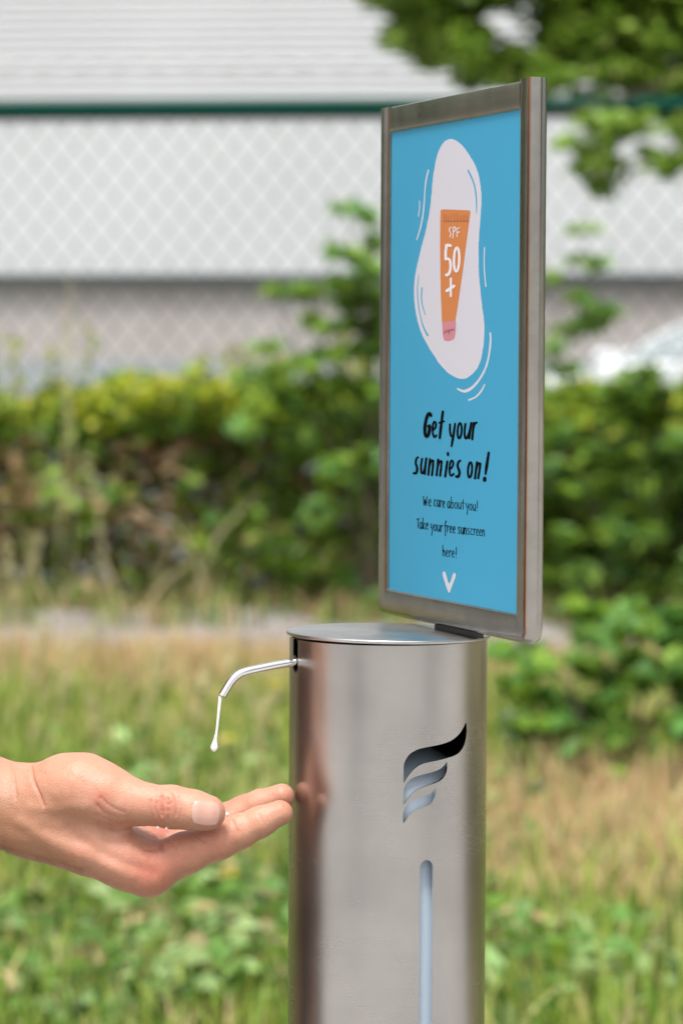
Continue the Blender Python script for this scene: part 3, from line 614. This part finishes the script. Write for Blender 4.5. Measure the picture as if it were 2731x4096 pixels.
for x, y0, y1 in [(440,732,776),(455,736,776),(475,748,774),(498,728,766),(526,724,772),(550,730,776),(578,742,774),(603,736,774),(628,740,774)]: stroke([(x, y0), (x+1, y1)], 7, 3, zA)
stroke([(444,1702),(455,1688),(480,1680),(518,1673)], 13, 5, zA); fill([(470,1684),(481,1722),(492,1682)], 5, zA, 0)
for q in [[(502,838),(488,843),(485,862),(494,880),(497,900),(486,918)], [(516,845),(518,880),(513,925)], [(514,845),(528,832),(535,848),(530,868),(518,878)], [(547,845),(548,880),(549,915)], [(547,848),(570,840)], [(549,880),(568,875)]]: stroke(q, 7, 7, zA)
stroke([(494,987),(476,984),(462,985)], 24, 7, zA); stroke([(463,985),(456,1035),(456,1098)], 22, 7, zA); stroke([(456,1100),(474,1094),(489,1108),(496,1145),(492,1190),(480,1218),(462,1228)], [20,20,21,22,22,24,24], 7, zA)
stroke([(545+22*math.cos(a)-3*math.sin(a), 1101+97*math.sin(a)) for a in np.linspace(0, 2*PI, 15)[:-1]], 20, 7, zA, True)
stroke([(498,1256),(497,1400)], [17,18,18], 7, zA); stroke([(466,1357),(522,1318)], 25, 7, zA)
BK = [([(508,212),(500,196),(485,204),(468,250),(459,310),(460,362),(470,386),(484,380),(495,345),(499,305)], 22), ([(482,303),(499,292)], 12),
 ([(524,335),(543,318),(552,290),(543,266),(530,275),(523,320),(526,365),(538,392),(554,380)], 14), ([(609,180),(600,250),(590,330),(582,400)], [17,18,19,16]), ([(577,274),(617,262)], 14),
 ([(667,288),(667,340),(676,384),(690,384)], 15), ([(709,282),(700,350),(689,420),(680,470)], [15,17,18,14]), ([(796,284),(789,340),(792,392),(805,404),(822,372),(836,320),(845,276)], 16), ([(845,278),(836,340),(828,404)], 16),
 ([(867,276),(859,340),(853,412)], 17), ([(863,318),(874,285),(890,272)], 15),
 ([(400,562),(386,578),(381,612),(390,640),(393,668),(383,694),(366,696)], [14,17,19,18]), ([(434,576),(426,630),(428,685),(441,694),(457,650),(470,572)], 15), ([(470,572),(462,640),(457,702)], 15),
 ([(500,578),(493,640),(486,708)], 16), ([(492,650),(508,598),(523,584),(529,596),(522,660),(515,712)][:4]+[(523,650),(517,712)] if False else [(492,650),(508,598),(524,588)], 14), ([(527,592),(524,650),(517,710)], 16),
 ([(569,582),(562,650),(556,712)], 16), ([(561,655),(578,602),(593,594)], 14), ([(597,598),(592,660),(585,716)], 16), ([(645,598),(636,660),(628,722)], 16), ([(650,528),(651,541)], 18),
 ([(664,664),(686,642),(695,612),(685,590),(672,602),(663,650),(667,702),(682,716),(698,700)], 14), ([(754,590),(738,602),(731,634),(741,664),(747,692),(737,724),(720,722)], [15,17,19,18]),
 ([(893,604),(884,670),(877,738)], 16), ([(883,680),(901,622),(916,612)], 14), ([(921,616),(914,670),(904,736)], 16), ([(991,524),(978,610),(964,702)], [16,20,21,13]), ([(958,738),(957,752)], 24)]
for q, wd in BK: stroke(q, (np.array(wd)*1.22 if hasattr(wd, '__len__') else wd*1.22), 6, z3, wob=.05)
for cx_, cy_ in ((748, 340), (835, 667)): stroke([(cx_+17*math.cos(a)-4*math.sin(a), cy_+63*math.sin(a)) for a in np.linspace(0, 2*PI, 15)[:-1]], 18, 6, z3, True)
GL = {'a': [[(.8,.95),(.35,1),(.06,.5),(.2,.05),(.55,.1),(.78,.6)], [(.8,1),(.8,.3),(.95,0)]], 'b': [[(.1,1.75),(.1,0)], [(.1,.5),(.4,.95),(.8,.7),(.7,.1),(.3,0),(.12,.2)]], 'c': [[(.75,.85),(.4,1),(.1,.5),(.25,.05),(.75,.1)]],
 'e': [[(.1,.5),(.6,.55),(.75,.8),(.45,1),(.1,.6),(.25,.05),(.8,.1)]], 'f': [[(.75,1.55),(.5,1.7),(.38,1.3),(.35,.3),(.38,-.6)], [(.02,.92),(.8,.98)]], 'h': [[(.1,1.7),(.1,0)], [(.1,.5),(.45,.95),(.7,.7),(.75,0)]],
 'k': [[(.1,1.7),(.1,0)], [(.72,.95),(.15,.45)], [(.15,.45),(.8,0)]], 'n': [[(.1,1),(.1,0)], [(.12,.6),(.5,1),(.75,.7),(.8,0)]], 'o': [[(.45,1),(.12,.7),(.12,.3),(.42,0),(.78,.25),(.8,.7),(.48,1)]], 'r': [[(.15,1),(.15,0)], [(.17,.6),(.45,.95),(.8,.92)]],
 's': [[(.7,.9),(.35,1),(.2,.68),(.65,.36),(.55,.04),(.1,.06)]], 't': [[(.45,1.5),(.42,0)], [(0,.95),(.9,1.02)]], 'u': [[(.1,1),(.15,.15),(.5,.05),(.8,.5),(.82,1)], [(.83,1),(.87,0)]], 'y': [[(.1,1),(.22,.4),(.6,.38)], [(.85,1),(.6,.1),(.32,-.75)]],
 'W': [[(0,1.4),(.22,0)], [(.22,0),(.5,.95)], [(.5,.95),(.76,.02)], [(.76,.02),(1.02,1.4)]], 'T': [[(-.1,1.4),(1,1.55)], [(.45,1.45),(.5,0)]], '!': [[(.45,1.6),(.35,.45)], [(.32,.06),(.32,.02)]]}
ADV = {'W': 1.25, 'T': .9, '!': .6, 'r': .85, 't': .9, 'f': .8}
for wd_, x0, x1, yb0, yb1 in [('We',445,514,964,970), ('care',532,627,968,982), ('about',645,786,984,998), ('you!',800,898,1000,1012), ('Take',390,488,1156,1166), ('your',506,607,1172,1186), ('free',620,714,1184,1196), ('sunscreen',734,958,1198,1224), ('here!',605,722,1388,1402)]:
    tot = sum(ADV.get(c, 1) for c in wd_)-.15; x = 0
    for c in wd_:
        for gg in GL[c]:
            stroke([(x0+(x1-x0)*(x+a*.92)/tot, yb0+(yb1-yb0)*(x+a)/tot-b_*54) for a, b_ in gg], 6.2, 6, z3, wob=.05)
        x += ADV.get(c, 1)
fill([(618,1516),(628,1522),(640,1560),(661,1622),(686,1560),(697,1532),(706,1529),(715,1537),(716,1560),(700,1605),(680,1655),(668,1690),(661,1696),(653,1690),(640,1655),(620,1595),(608,1550),(609,1525)], 1, z3, 2)
pb.build('poster', PM, D, label='blue poster with an orange sunscreen tube on a white splash and black lettering')
# ------------------------------------------------------------------ sunscreen
st = [(882,2786,7),(877,2830,6),(872,2880,4.8),(867,2925,4.6),(862,2955,6.5),(859,2975,11),(857,2990,14.5),(856.5,3000,11),(856.5,3006,5)]
yt = SY(890); c = crom([(a, b_, r) for a, b_, r in st], 6); m_ = MB()
m_.tube([P(a, b_, yt) for a, b_, r in c], [max(r, .5)/F*yt for a, b_, r in c], 16)
m_.build('sunscreen_strand', M['cream'], None, smooth=True, label='white strand of sunscreen with a drop at its end hanging from the spout', cat='sunscreen')
# ------------------------------------------------------------------ person: signed distance field of round cones
HY = 1.872; SC = 1000*HY/F     # mm per photo pixel
def J(px, py, dy, r): return (*P(px, py, HY+dy/1000), r/1000)
def cone(Q, a, b_):
    pa, ra = np.array(a[:3]), a[3]; pb_, rb = np.array(b_[:3]), b_[3]
    ba = pb_-pa; h = np.clip(((Q-pa)@ba)/(ba@ba+1e-12), 0, 1)
    return np.linalg.norm(Q-pa-h[:, None]*ba, axis=1)-(ra+(rb-ra)*h)
def smin(a, b_, k):
    h = np.clip(.5+.5*(b_-a)/k, 0, 1); return b_*(1-h)+a*h-k*h*(1-h)
def chain(Q, js, k):
    d = None
    for a, b_ in zip(js[:-1], js[1:]):
        e = cone(Q, a, b_); d = e if d is None else smin(d, e, k)
    return d
fA = [J(-1750, 2700, 45, 40), J(-1300, 2800, 38, 37), J(-700, 2965, 28, 30), J(-350, 3065, 20, 24.5), J(110, 3197, 13, 18.8), J(230, 3235, 14, 17)]
fB = [J(-1750, 2800, 30, 38), J(-1300, 2900, 22, 36), J(-700, 3085, 10, 29), J(-350, 3178, 4, 24.5), J(110, 3287, 2, 18.2), J(230, 3325, 0, 17.5)]
mI = [J(150, 3302, 0, 17.5), J(350, 3378, -5, 17), J(500, 3440, -7, 16.2), J(592, 3484, -8, 15.2)]
mM = [J(170, 3270, 20, 16), J(400, 3350, 17, 15), J(590, 3425, 13, 14.5)]
mR = [J(170, 3250, 32, 14), J(400, 3320, 34, 13.5), J(570, 3378, 33, 13)]
mP = [J(170, 3225, 40, 13), J(360, 3275, 48, 14), J(530, 3322, 50, 12)]
th0 = [J(170, 3190, 6, 18), J(262, 3155, -2, 19.6), J(340, 3158, -8, 20.2), J(430, 3185, -13, 17), J(500, 3203, -16, 14.4)]
th1 = [J(480, 3203, -15, 14.2), J(570, 3216, -19, 12.4), J(690, 3228, -22, 12.5), J(770, 3240, -24, 11.6), J(832, 3252, -25, 10.6)]
hy = [J(190, 3215, 34, 17), J(380, 3240, 44, 14)]
fI = [J(592, 3480, -8, 14.6), J(740, 3413, -8, 12.4), J(880, 3363, -8, 10.6), J(960, 3326, -8, 9.9), J(1040, 3288, -8, 8.9), J(1120, 3251, -8, 7.7)]
fM = [J(590, 3425, 12, 14), J(880, 3312, 20, 10.6), J(1030, 3224, 19, 8.9), J(1127, 3185, 16, 7.8)]
fR = [J(570, 3378, 32, 12.5), J(850, 3290, 36, 9.8), J(975, 3240, 32, 8.4), J(1040, 3201, 28, 7.4)]
fP = [J(530, 3322, 50, 11.5), J(740, 3272, 54, 8.6), J(840, 3258, 52, 7.4), J(892, 3262, 50, 6.6)]
def sdf(Q):
    palm = smin(chain(Q, fA, .008), chain(Q, fB, .008), .016)
    for c, k in ((mI, .012), (mM, .014), (mR, .014), (mP, .012), (th0, .012), (hy, .014)): palm = smin(palm, chain(Q, c, .008), k)
    d = smin(palm, chain(Q, th1, .004), .004)
    for f, k in ((fI, .006), (fM, .006), (fR, .005), (fP, .005)): d = np.minimum(d, smin(palm, chain(Q, f, .004), k))
    return d
def surface(fn, lo, hi, h, blk=8):
    lo = np.array(lo); nb = np.ceil((np.array(hi)-lo)/h/blk).astype(int); n3 = nb*blk+1
    Vg = np.full(n3, 1., np.float32)
    ii = np.stack(np.meshgrid(*[np.arange(k) for k in nb], indexing='ij'), -1).reshape(-1, 3)
    cd = fn(lo+(ii*blk+blk/2)*h); Vg_sign = cd
    off = np.stack(np.meshgrid(*[np.arange(blk+1)]*3, indexing='ij'), -1).reshape(-1, 3)
    lim = h*blk*.9+.004
    for b_, c in zip(ii, cd):
        s_ = tuple(slice(b_[k]*blk, b_[k]*blk+blk+1) for k in range(3))
        if c < -lim: Vg[s_] = -1
    near = ii[np.abs(cd) <= lim]
    for k in range(0, len(near), 64):
        g_ = (near[k:k+64, None, :]*blk+off[None]); v = fn((lo+g_.reshape(-1, 3)*h)).astype(np.float32)
        g_ = g_.reshape(-1, 3); Vg[g_[:, 0], g_[:, 1], g_[:, 2]] = v
    ins = Vg < 0; c8 = np.zeros(np.array(n3)-1, np.int8); corners = [(a, b_, c) for a in (0, 1) for b_ in (0, 1) for c in (0, 1)]
    sl_ = lambda a, n_: slice(a, n_-1+a)
    for a, b_, c in corners: c8 += ins[sl_(a, n3[0]), sl_(b_, n3[1]), sl_(c, n3[2])]
    act = np.argwhere((c8 > 0) & (c8 < 8)); idx = np.full(c8.shape, -1, np.int64); idx[tuple(act.T)] = np.arange(len(act))
    acc = np.zeros((len(act), 3)); cnt = np.zeros(len(act))
    for i, a in enumerate(corners):
        for j, b_ in enumerate(corners):
            if j > i and sum(abs(np.array(a)-b_)) == 1:
                va = Vg[tuple((act+a).T)]; vb = Vg[tuple((act+b_).T)]; x = (va < 0) != (vb < 0); tt = np.where(x, va/np.where(va == vb, 1, va-vb), 0)
                acc += np.where(x[:, None], np.array(a)+tt[:, None]*(np.array(b_)-a), 0); cnt += x
    W_ = lo+(act+acc/cnt[:, None])*h; Q4 = []
    for ax in range(3):
        u, v = (ax+1) % 3, (ax+2) % 3; sA = [slice(None)]*3; sB = [slice(None)]*3; sA[ax] = slice(0, -1); sB[ax] = slice(1, None)
        A_, B_ = ins[tuple(sA)], ins[tuple(sB)]
        e = np.argwhere(A_ != B_); e = e[(e[:, u] > 0) & (e[:, v] > 0) & (e[:, u] < n3[u]-1) & (e[:, v] < n3[v]-1)]
        du = np.zeros(3, int); du[u] = 1; dv_ = np.zeros(3, int); dv_[v] = 1
        q = np.stack([idx[tuple((e-du-dv_).T)], idx[tuple((e-dv_).T)], idx[tuple(e.T)], idx[tuple((e-du).T)]], 1)
        flip = ~A_[tuple(e.T)]; q[flip] = q[flip][:, ::-1]; Q4.append(q)
    return W_, np.concatenate(Q4)
def grad(fn, p, e=3e-4):
    g_ = np.stack([fn(p+np.eye(3)[k]*e)-fn(p-np.eye(3)[k]*e) for k in range(3)], 1); return unit(g_)
HX0 = P(-1450, 3000, HY)[0]; HX1 = P(1230, 3200, HY)[0]; XS = P(-330, 3100, HY)[0]
Hv, Hf = surface(sdf, (HX0, HY-.055, .78), (HX1, HY+.10, 1.0), .0008)
for _ in range(2): nr_ = grad(sdf, Hv); Hv = Hv-nr_*sdf(Hv)[:, None]
nr_ = grad(sdf, Hv)
px_, py_ = unP(Hv)
facing = np.clip(-nr_[:, 1]*1.6+.15, 0, 1)
def dline(pp):
    pp = np.array(pp, float); d = np.full(len(px_), 1e9); Q = np.stack([px_, py_], 1)
    for a, b_ in zip(pp[:-1], pp[1:]):
        ba = b_-a; h = np.clip(((Q-a)@ba)/(ba@ba+1e-9), 0, 1); d = np.minimum(d, np.linalg.norm(Q-a-h[:, None]*ba, axis=1))
    return d
z1 = lambda L_: crom([(x*.829, 2900+y*.829) for x, y in L_], 4) ; zz5 = lambda L_: crom([(560+x*.421, 3050+y*.421) for x, y in L_], 4)
disp = np.zeros(len(Hv)); crease = np.zeros(len(Hv))
for L_, wd, dp in [(zz5([(205,330),(200,400),(212,500)]), 6, .5), (zz5([(160,380),(150,450),(190,560)]), 4, .35), (zz5([(270,345),(283,450),(270,540)]), 4, .4), (zz5([(330,300),(350,400),(345,500)]), 3.5, .3), (zz5([(380,330),(390,450),(375,540)]), 3.5, .25), (zz5([(105,360),(103,450),(120,530)]), 4, .25), (zz5([(200,460),(280,455)]), 3.5, .2), (zz5([(230,350),(260,400),(300,380)]), 3.5, .25),
    (z1([(155,200),(160,260),(185,320),(215,390)]), 5, .6), (z1([(60,185),(70,260),(80,350)]), 5, .3), (z1([(470,385),(500,420),(560,445)]), 5, .4), (z1([(490,350),(530,390),(600,420)]), 5, .3), (z1([(450,430),(520,455)]), 5, .3),
    (z1([(705,480),(765,540),(782,600)]), 5, .5), (z1([(690,545),(750,565),(775,580)]), 5, .35), (z1([(700,600),(750,600),(780,590)]), 4, .3), (z1([(820,560),(850,590),(860,630)]), 5, .25),
    (z1([(480,480),(560,496),(640,478)]), 7, 1.0), (z1([(940,530),(985,560)]), 4, .2), (z1([(1120,460),(1150,520)]), 5, .25), (z1([(1250,430),(1275,480)]), 4, .2)]:
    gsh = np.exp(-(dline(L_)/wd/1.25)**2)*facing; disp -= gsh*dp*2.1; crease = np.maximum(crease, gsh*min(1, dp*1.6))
for L_, wd, dp in [(z1([(330,500),(450,590),(600,670),(740,715)]), 26, -1.3), (z1([(220,500),(330,540),(420,560)]), 26, -.9), (z1([(150,400),(280,405),(420,395)]), 24, 1.0), (z1([(100,470),(300,590),(520,680),(640,730)]), 24, .9),
    (z1([(600,770),(720,800),(820,770)]), 30, .6), (z1([(0,480),(120,520)]), 26, -.6), (z1([(500,480),(620,560),(690,640)]), 22, .6), (z1([(790,350),(800,430)]), 34, .5)]:
    disp += np.exp(-(dline(L_)/wd)**2)*facing*dp
disp += .12*vnoise(Hv, 160, 61)+.05*vnoise(Hv, 420, 63)
Hv = Hv+nr_*(disp*.001)[:, None]
# redness: knuckles, thumb joint, palm edge and fingertips are ruddier skin
def spot(px, py, r): return np.exp(-(((px_-px)**2+(py_-py)**2)/r**2))
base = np.array([.50, .252, .168]); ruddy = np.array([.42, .135, .09]); tan_shade = np.array([.25, .118, .058])
rd = np.clip(.65*spot(655, 3225, 50)+.7*spot(400, 3190, 40)+.75*spot(620, 3540, 90)+.35*spot(880, 3400, 90)+.45*spot(1150, 3200, 60)+.45*spot(720, 3420, 120)+.3*spot(560, 3450, 130)+.5*spot(640, 3320, 50)+.35*spot(300, 3420, 60)+.25*spot(850, 3300, 60)+.12*vnoise(Hv, 60, 71)+.08*vnoise(Hv, 150, 72), 0, 1)
tan_shade_w = np.clip((380-px_)/420, 0, .8)*np.clip((py_-3080)/150, .15, 1)
tan_shade_w = np.clip(tan_shade_w+np.clip(-nr_[:, 2]*1.1+.05, 0, .75), 0, .9)  # skin facing down is darkened: shade under the hand put into its tint
colr = base*(1-rd[:, None])+ruddy*rd[:, None]; colr = colr*(1-tan_shade_w[:, None])+tan_shade*tan_shade_w[:, None]
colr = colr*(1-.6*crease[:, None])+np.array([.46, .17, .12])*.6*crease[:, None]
# the rest of the body, coarser: he stands left of the frame facing the column
PX, PY_ = P(-1750, 2700, HY)[0], HY+.045
SHx, SHy, SHz = PX-.10, PY_+.03, 1.42
CX, CY_ = SHx+.07, SHy+.07
def B(x, y, z, r): return (CX+x, CY_+y, z, r)
bodyj = dict(
 spine=[B(0, 0, .93, .125), B(.02, 0, 1.08, .12), B(.02, 0, 1.26, .125), B(0, 0, 1.40, .09)], chest1=[B(.02, -.08, 1.0, .10), B(.02, -.08, 1.30, .11)], chest2=[B(.02, .08, 1.0, .10), B(.02, .08, 1.30, .11)],
 sh=[B(0, -.19, 1.40, .055), B(0, .19, 1.40, .055)], neck=[B(0, 0, 1.42, .062), B(.02, 0, 1.54, .056)],
 head=[B(.03, 0, 1.60, .078), B(.025, 0, 1.68, .088)], jaw=[B(.06, 0, 1.575, .045), B(.09, 0, 1.565, .028)], nose=[B(.112, 0, 1.655, .010), B(.130, 0, 1.615, .014)], ear1=[B(.02, -.085, 1.635, .014), B(.015, -.09, 1.66, .017)], ear2=[B(.02, .085, 1.635, .014), B(.015, .09, 1.66, .017)],
 larm=[B(0, .20, 1.38, .052), B(-.03, .24, 1.10, .042), B(.03, .24, .86, .030), B(.05, .23, .80, .026), B(.08, .22, .74, .014)],
 rarm=[B(0, -.19, 1.39, .054), (PX-.04, PY_+.012, 1.14, .046), (PX-.005, PY_, P(0, 2740, HY)[2], .040), fA[1]],
 hip=[B(.02, -.09, .88, .125), B(.02, .09, .88, .125)], leg1=[B(.02, -.11, .88, .12), B(.04, -.12, .50, .082), B(-.02, -.11, .36, .062), B(-.03, -.11, .09, .042), B(.0, -.11, .055, .045), B(.15, -.12, .035, .032)],
 leg2=[B(.02, .11, .88, .12), B(.04, .12, .50, .082), B(-.02, .11, .36, .062), B(-.03, .11, .09, .042), B(.0, .11, .055, .045), B(.15, .12, .035, .032)])
def part_sdf(keys, grow=0, k=.03):
    def fn(Q):
        d = None
        for kk in keys:
            e = chain(Q, bodyj[kk], .02); d = e if d is None else smin(d, e, .012 if kk in ('nose', 'ear1', 'ear2') else k)
        return d-grow
    return fn
lo = (CX-.35, CY_-.34, -.02); hi = (HX0+.05, CY_+.36, 1.80)
Bv, Bf = surface(part_sdf(list(bodyj)), lo, hi, .012)
cb = np.tile(base, (len(Bv), 1))
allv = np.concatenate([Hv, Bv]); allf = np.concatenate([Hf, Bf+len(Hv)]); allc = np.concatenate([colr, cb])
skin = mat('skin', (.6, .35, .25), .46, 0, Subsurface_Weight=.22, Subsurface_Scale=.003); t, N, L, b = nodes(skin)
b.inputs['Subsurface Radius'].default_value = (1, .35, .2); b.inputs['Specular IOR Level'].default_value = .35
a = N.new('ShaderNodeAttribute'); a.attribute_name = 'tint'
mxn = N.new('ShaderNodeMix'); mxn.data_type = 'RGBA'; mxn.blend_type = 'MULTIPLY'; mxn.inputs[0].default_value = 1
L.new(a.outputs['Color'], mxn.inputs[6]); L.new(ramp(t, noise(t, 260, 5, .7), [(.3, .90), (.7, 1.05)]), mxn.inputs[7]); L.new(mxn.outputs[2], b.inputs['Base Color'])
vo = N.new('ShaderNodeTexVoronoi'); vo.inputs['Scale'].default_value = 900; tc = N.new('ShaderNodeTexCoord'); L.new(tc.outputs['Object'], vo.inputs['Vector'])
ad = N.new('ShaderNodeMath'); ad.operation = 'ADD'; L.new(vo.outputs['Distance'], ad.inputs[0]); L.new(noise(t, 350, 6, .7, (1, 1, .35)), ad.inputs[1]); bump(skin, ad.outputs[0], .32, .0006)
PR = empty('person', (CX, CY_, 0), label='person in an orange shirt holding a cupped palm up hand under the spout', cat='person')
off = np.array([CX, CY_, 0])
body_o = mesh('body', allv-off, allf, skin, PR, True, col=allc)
half = lambda A_, B_, k: tuple(A_[i]*(1-k)+B_[i]*k for i in range(4))
bodyj['lsleeve'] = [bodyj['larm'][0], half(bodyj['larm'][0], bodyj['larm'][1], .72)]
bodyj['rsleeve'] = [bodyj['rarm'][0], half(bodyj['rarm'][0], bodyj['rarm'][1], .72)]
def cloth(nm, keys, gr, z0, z1, mt):
    v, f = surface(part_sdf(keys, gr), lo, hi, .012); c = v[f].mean(1); f = f[(c[:, 2] > z0-.012) & (c[:, 2] < z1+.012)]
    v[:, 2] = np.clip(v[:, 2], z0, z1); o = mesh(nm, v-off, f, M[mt], PR, True)
cloth('shirt', ['spine', 'chest1', 'chest2', 'sh', 'lsleeve', 'rsleeve', 'hip', 'leg1', 'leg2'], .020, .83, 1.49, 'shirt')
cloth('trousers', ['hip', 'leg1', 'leg2'], .012, .09, .93, 'trouser')
v, f = surface(part_sdf(['head'], .012), lo, hi, .010); c = v[f].mean(1); kp = (c[:, 2] > 1.60) & ((c[:, 2] > 1.70) | (c[:, 0] < CX+.015)); mesh('hair', v-off, f[kp], M['hair'], PR, True)
v, f = surface(part_sdf(['leg1', 'leg2'], .010), lo, hi, .010); c = v[f].mean(1); mesh('shoes', v-off, f[c[:, 2] < .10], M['shoe'], PR, True)
for s in (-.032, .032):
    m_ = MB(); m_.lathe([(0, -.012), (.009, -.008), (.012, 0), (.009, .008), (0, .012)], 16, (.100, s, 1.655)); m_.build('eye', M['twhite'], PR, smooth=True)
    m_ = MB(); m_.lathe([(0, -.005), (.005, 0), (0, .005)], 12, (.1095, s, 1.655)); m_.build('iris', M['black'], PR, smooth=True)
# thumb nail: a curved plate lying on the thumb's surface
def on_skin(px, py, fn=sdf):
    lo_, hi_ = P(px, py, HY-.06), P(px, py, HY+.02); d = unit(hi_-lo_); p = lo_
    for _ in range(40): p = p+d*fn(p[None])[0]*.95
    return p
NU, NVn = 22, 16; V = []; cols = []; ncx, ncy = 824, 3251; ang = .10
nailm = mat('nail', (.6, .4, .35), .22, 0, Subsurface_Weight=.15, Subsurface_Scale=.003, Coat_Weight=.3); t, N, L, b = nodes(nailm); a = N.new('ShaderNodeAttribute'); a.attribute_name = 'tint'; L.new(a.outputs['Color'], b.inputs['Base Color'])
for i in range(NU+1):
    for j in range(NVn+1):
        u, v = i/NU*2-1, j/NVn*2-1
        sx_, sy_ = u*math.sqrt(1-.42*v*v), v*math.sqrt(1-.30*u*u)
        X = sx_*61; Yy = sy_*54; q = on_skin(ncx+X*math.cos(ang)-Yy*math.sin(ang), ncy+X*math.sin(ang)+Yy*math.cos(ang))
        edge = max(abs(u), abs(v)); hgt_ = .00030*(1-edge**6)-.0004*(edge > .99)+(.00018 if u > .75 else 0)*(1-abs(v)**4)
        g_ = grad(sdf, q[None])[0]; V.append(q+g_*hgt_)
        cols.append((.60, .45, .38) if u > .965 else ((.50, .28, .22) if u > -.62 else (.51, .31, .25)))
i = np.arange((NU+1)*(NVn+1)).reshape(NU+1, NVn+1); Fc = np.stack([i[:-1, :-1], i[1:, :-1], i[1:, 1:], i[:-1, 1:]], -1).reshape(-1, 4)
mesh('thumb_nail', np.array(V)-off, Fc, nailm, PR, True, col=np.array(cols))
# fine arm hair
m_ = MB()
for _ in range(260):
    px, py = rs.uniform(-60, 330), 0
    lo_y = 3393+.27*px+rs.uniform(-16, 6)
    if rs.uniform() < .12: lo_y = rs.uniform(3060, 3350)
    p = on_skin(px, lo_y); g_ = grad(sdf, p[None])[0]; d = unit(np.array([.9, -.1, -.35])+rs.normal(size=3)*.35+g_*.5); ln = rs.uniform(.003, .007)
    if sdf(p[None])[0] > .002: continue
    m_.tube([p-off, p+d*ln*.5+g_*ln*.1-off, p+d*ln-g_*.0008-off], [.00005, .00004, .00002], 3, False)
m_.build('arm_hair', M['fuzz'], PR)
# dabs of sunscreen in the palm
for (px, py, r, lb) in [(632, 3306, 7, 'white dab of sunscreen under the thumb, left one of two'), (666, 3311, 6, 'white dab of sunscreen under the thumb, right one of two'), (909, 3258, 7, 'white dab of sunscreen beside the thumb tip')]:
    p = on_skin(px, py); 
    hi_ = P(px, py, p[1]-.001)
    m_ = MB(); rr = r/F*HY; m_.lathe([(0, -rr*1.3), (rr*.7, -rr*.9), (rr, 0), (rr*.7, rr*.9), (0, rr*1.3)], 14); o = m_.build('sunscreen_dab', M['cream'], None, smooth=True, label=lb, cat='sunscreen', group='dabs of sunscreen in the palm'); o.location = tuple(p)
sc.cycles.max_bounces = 8
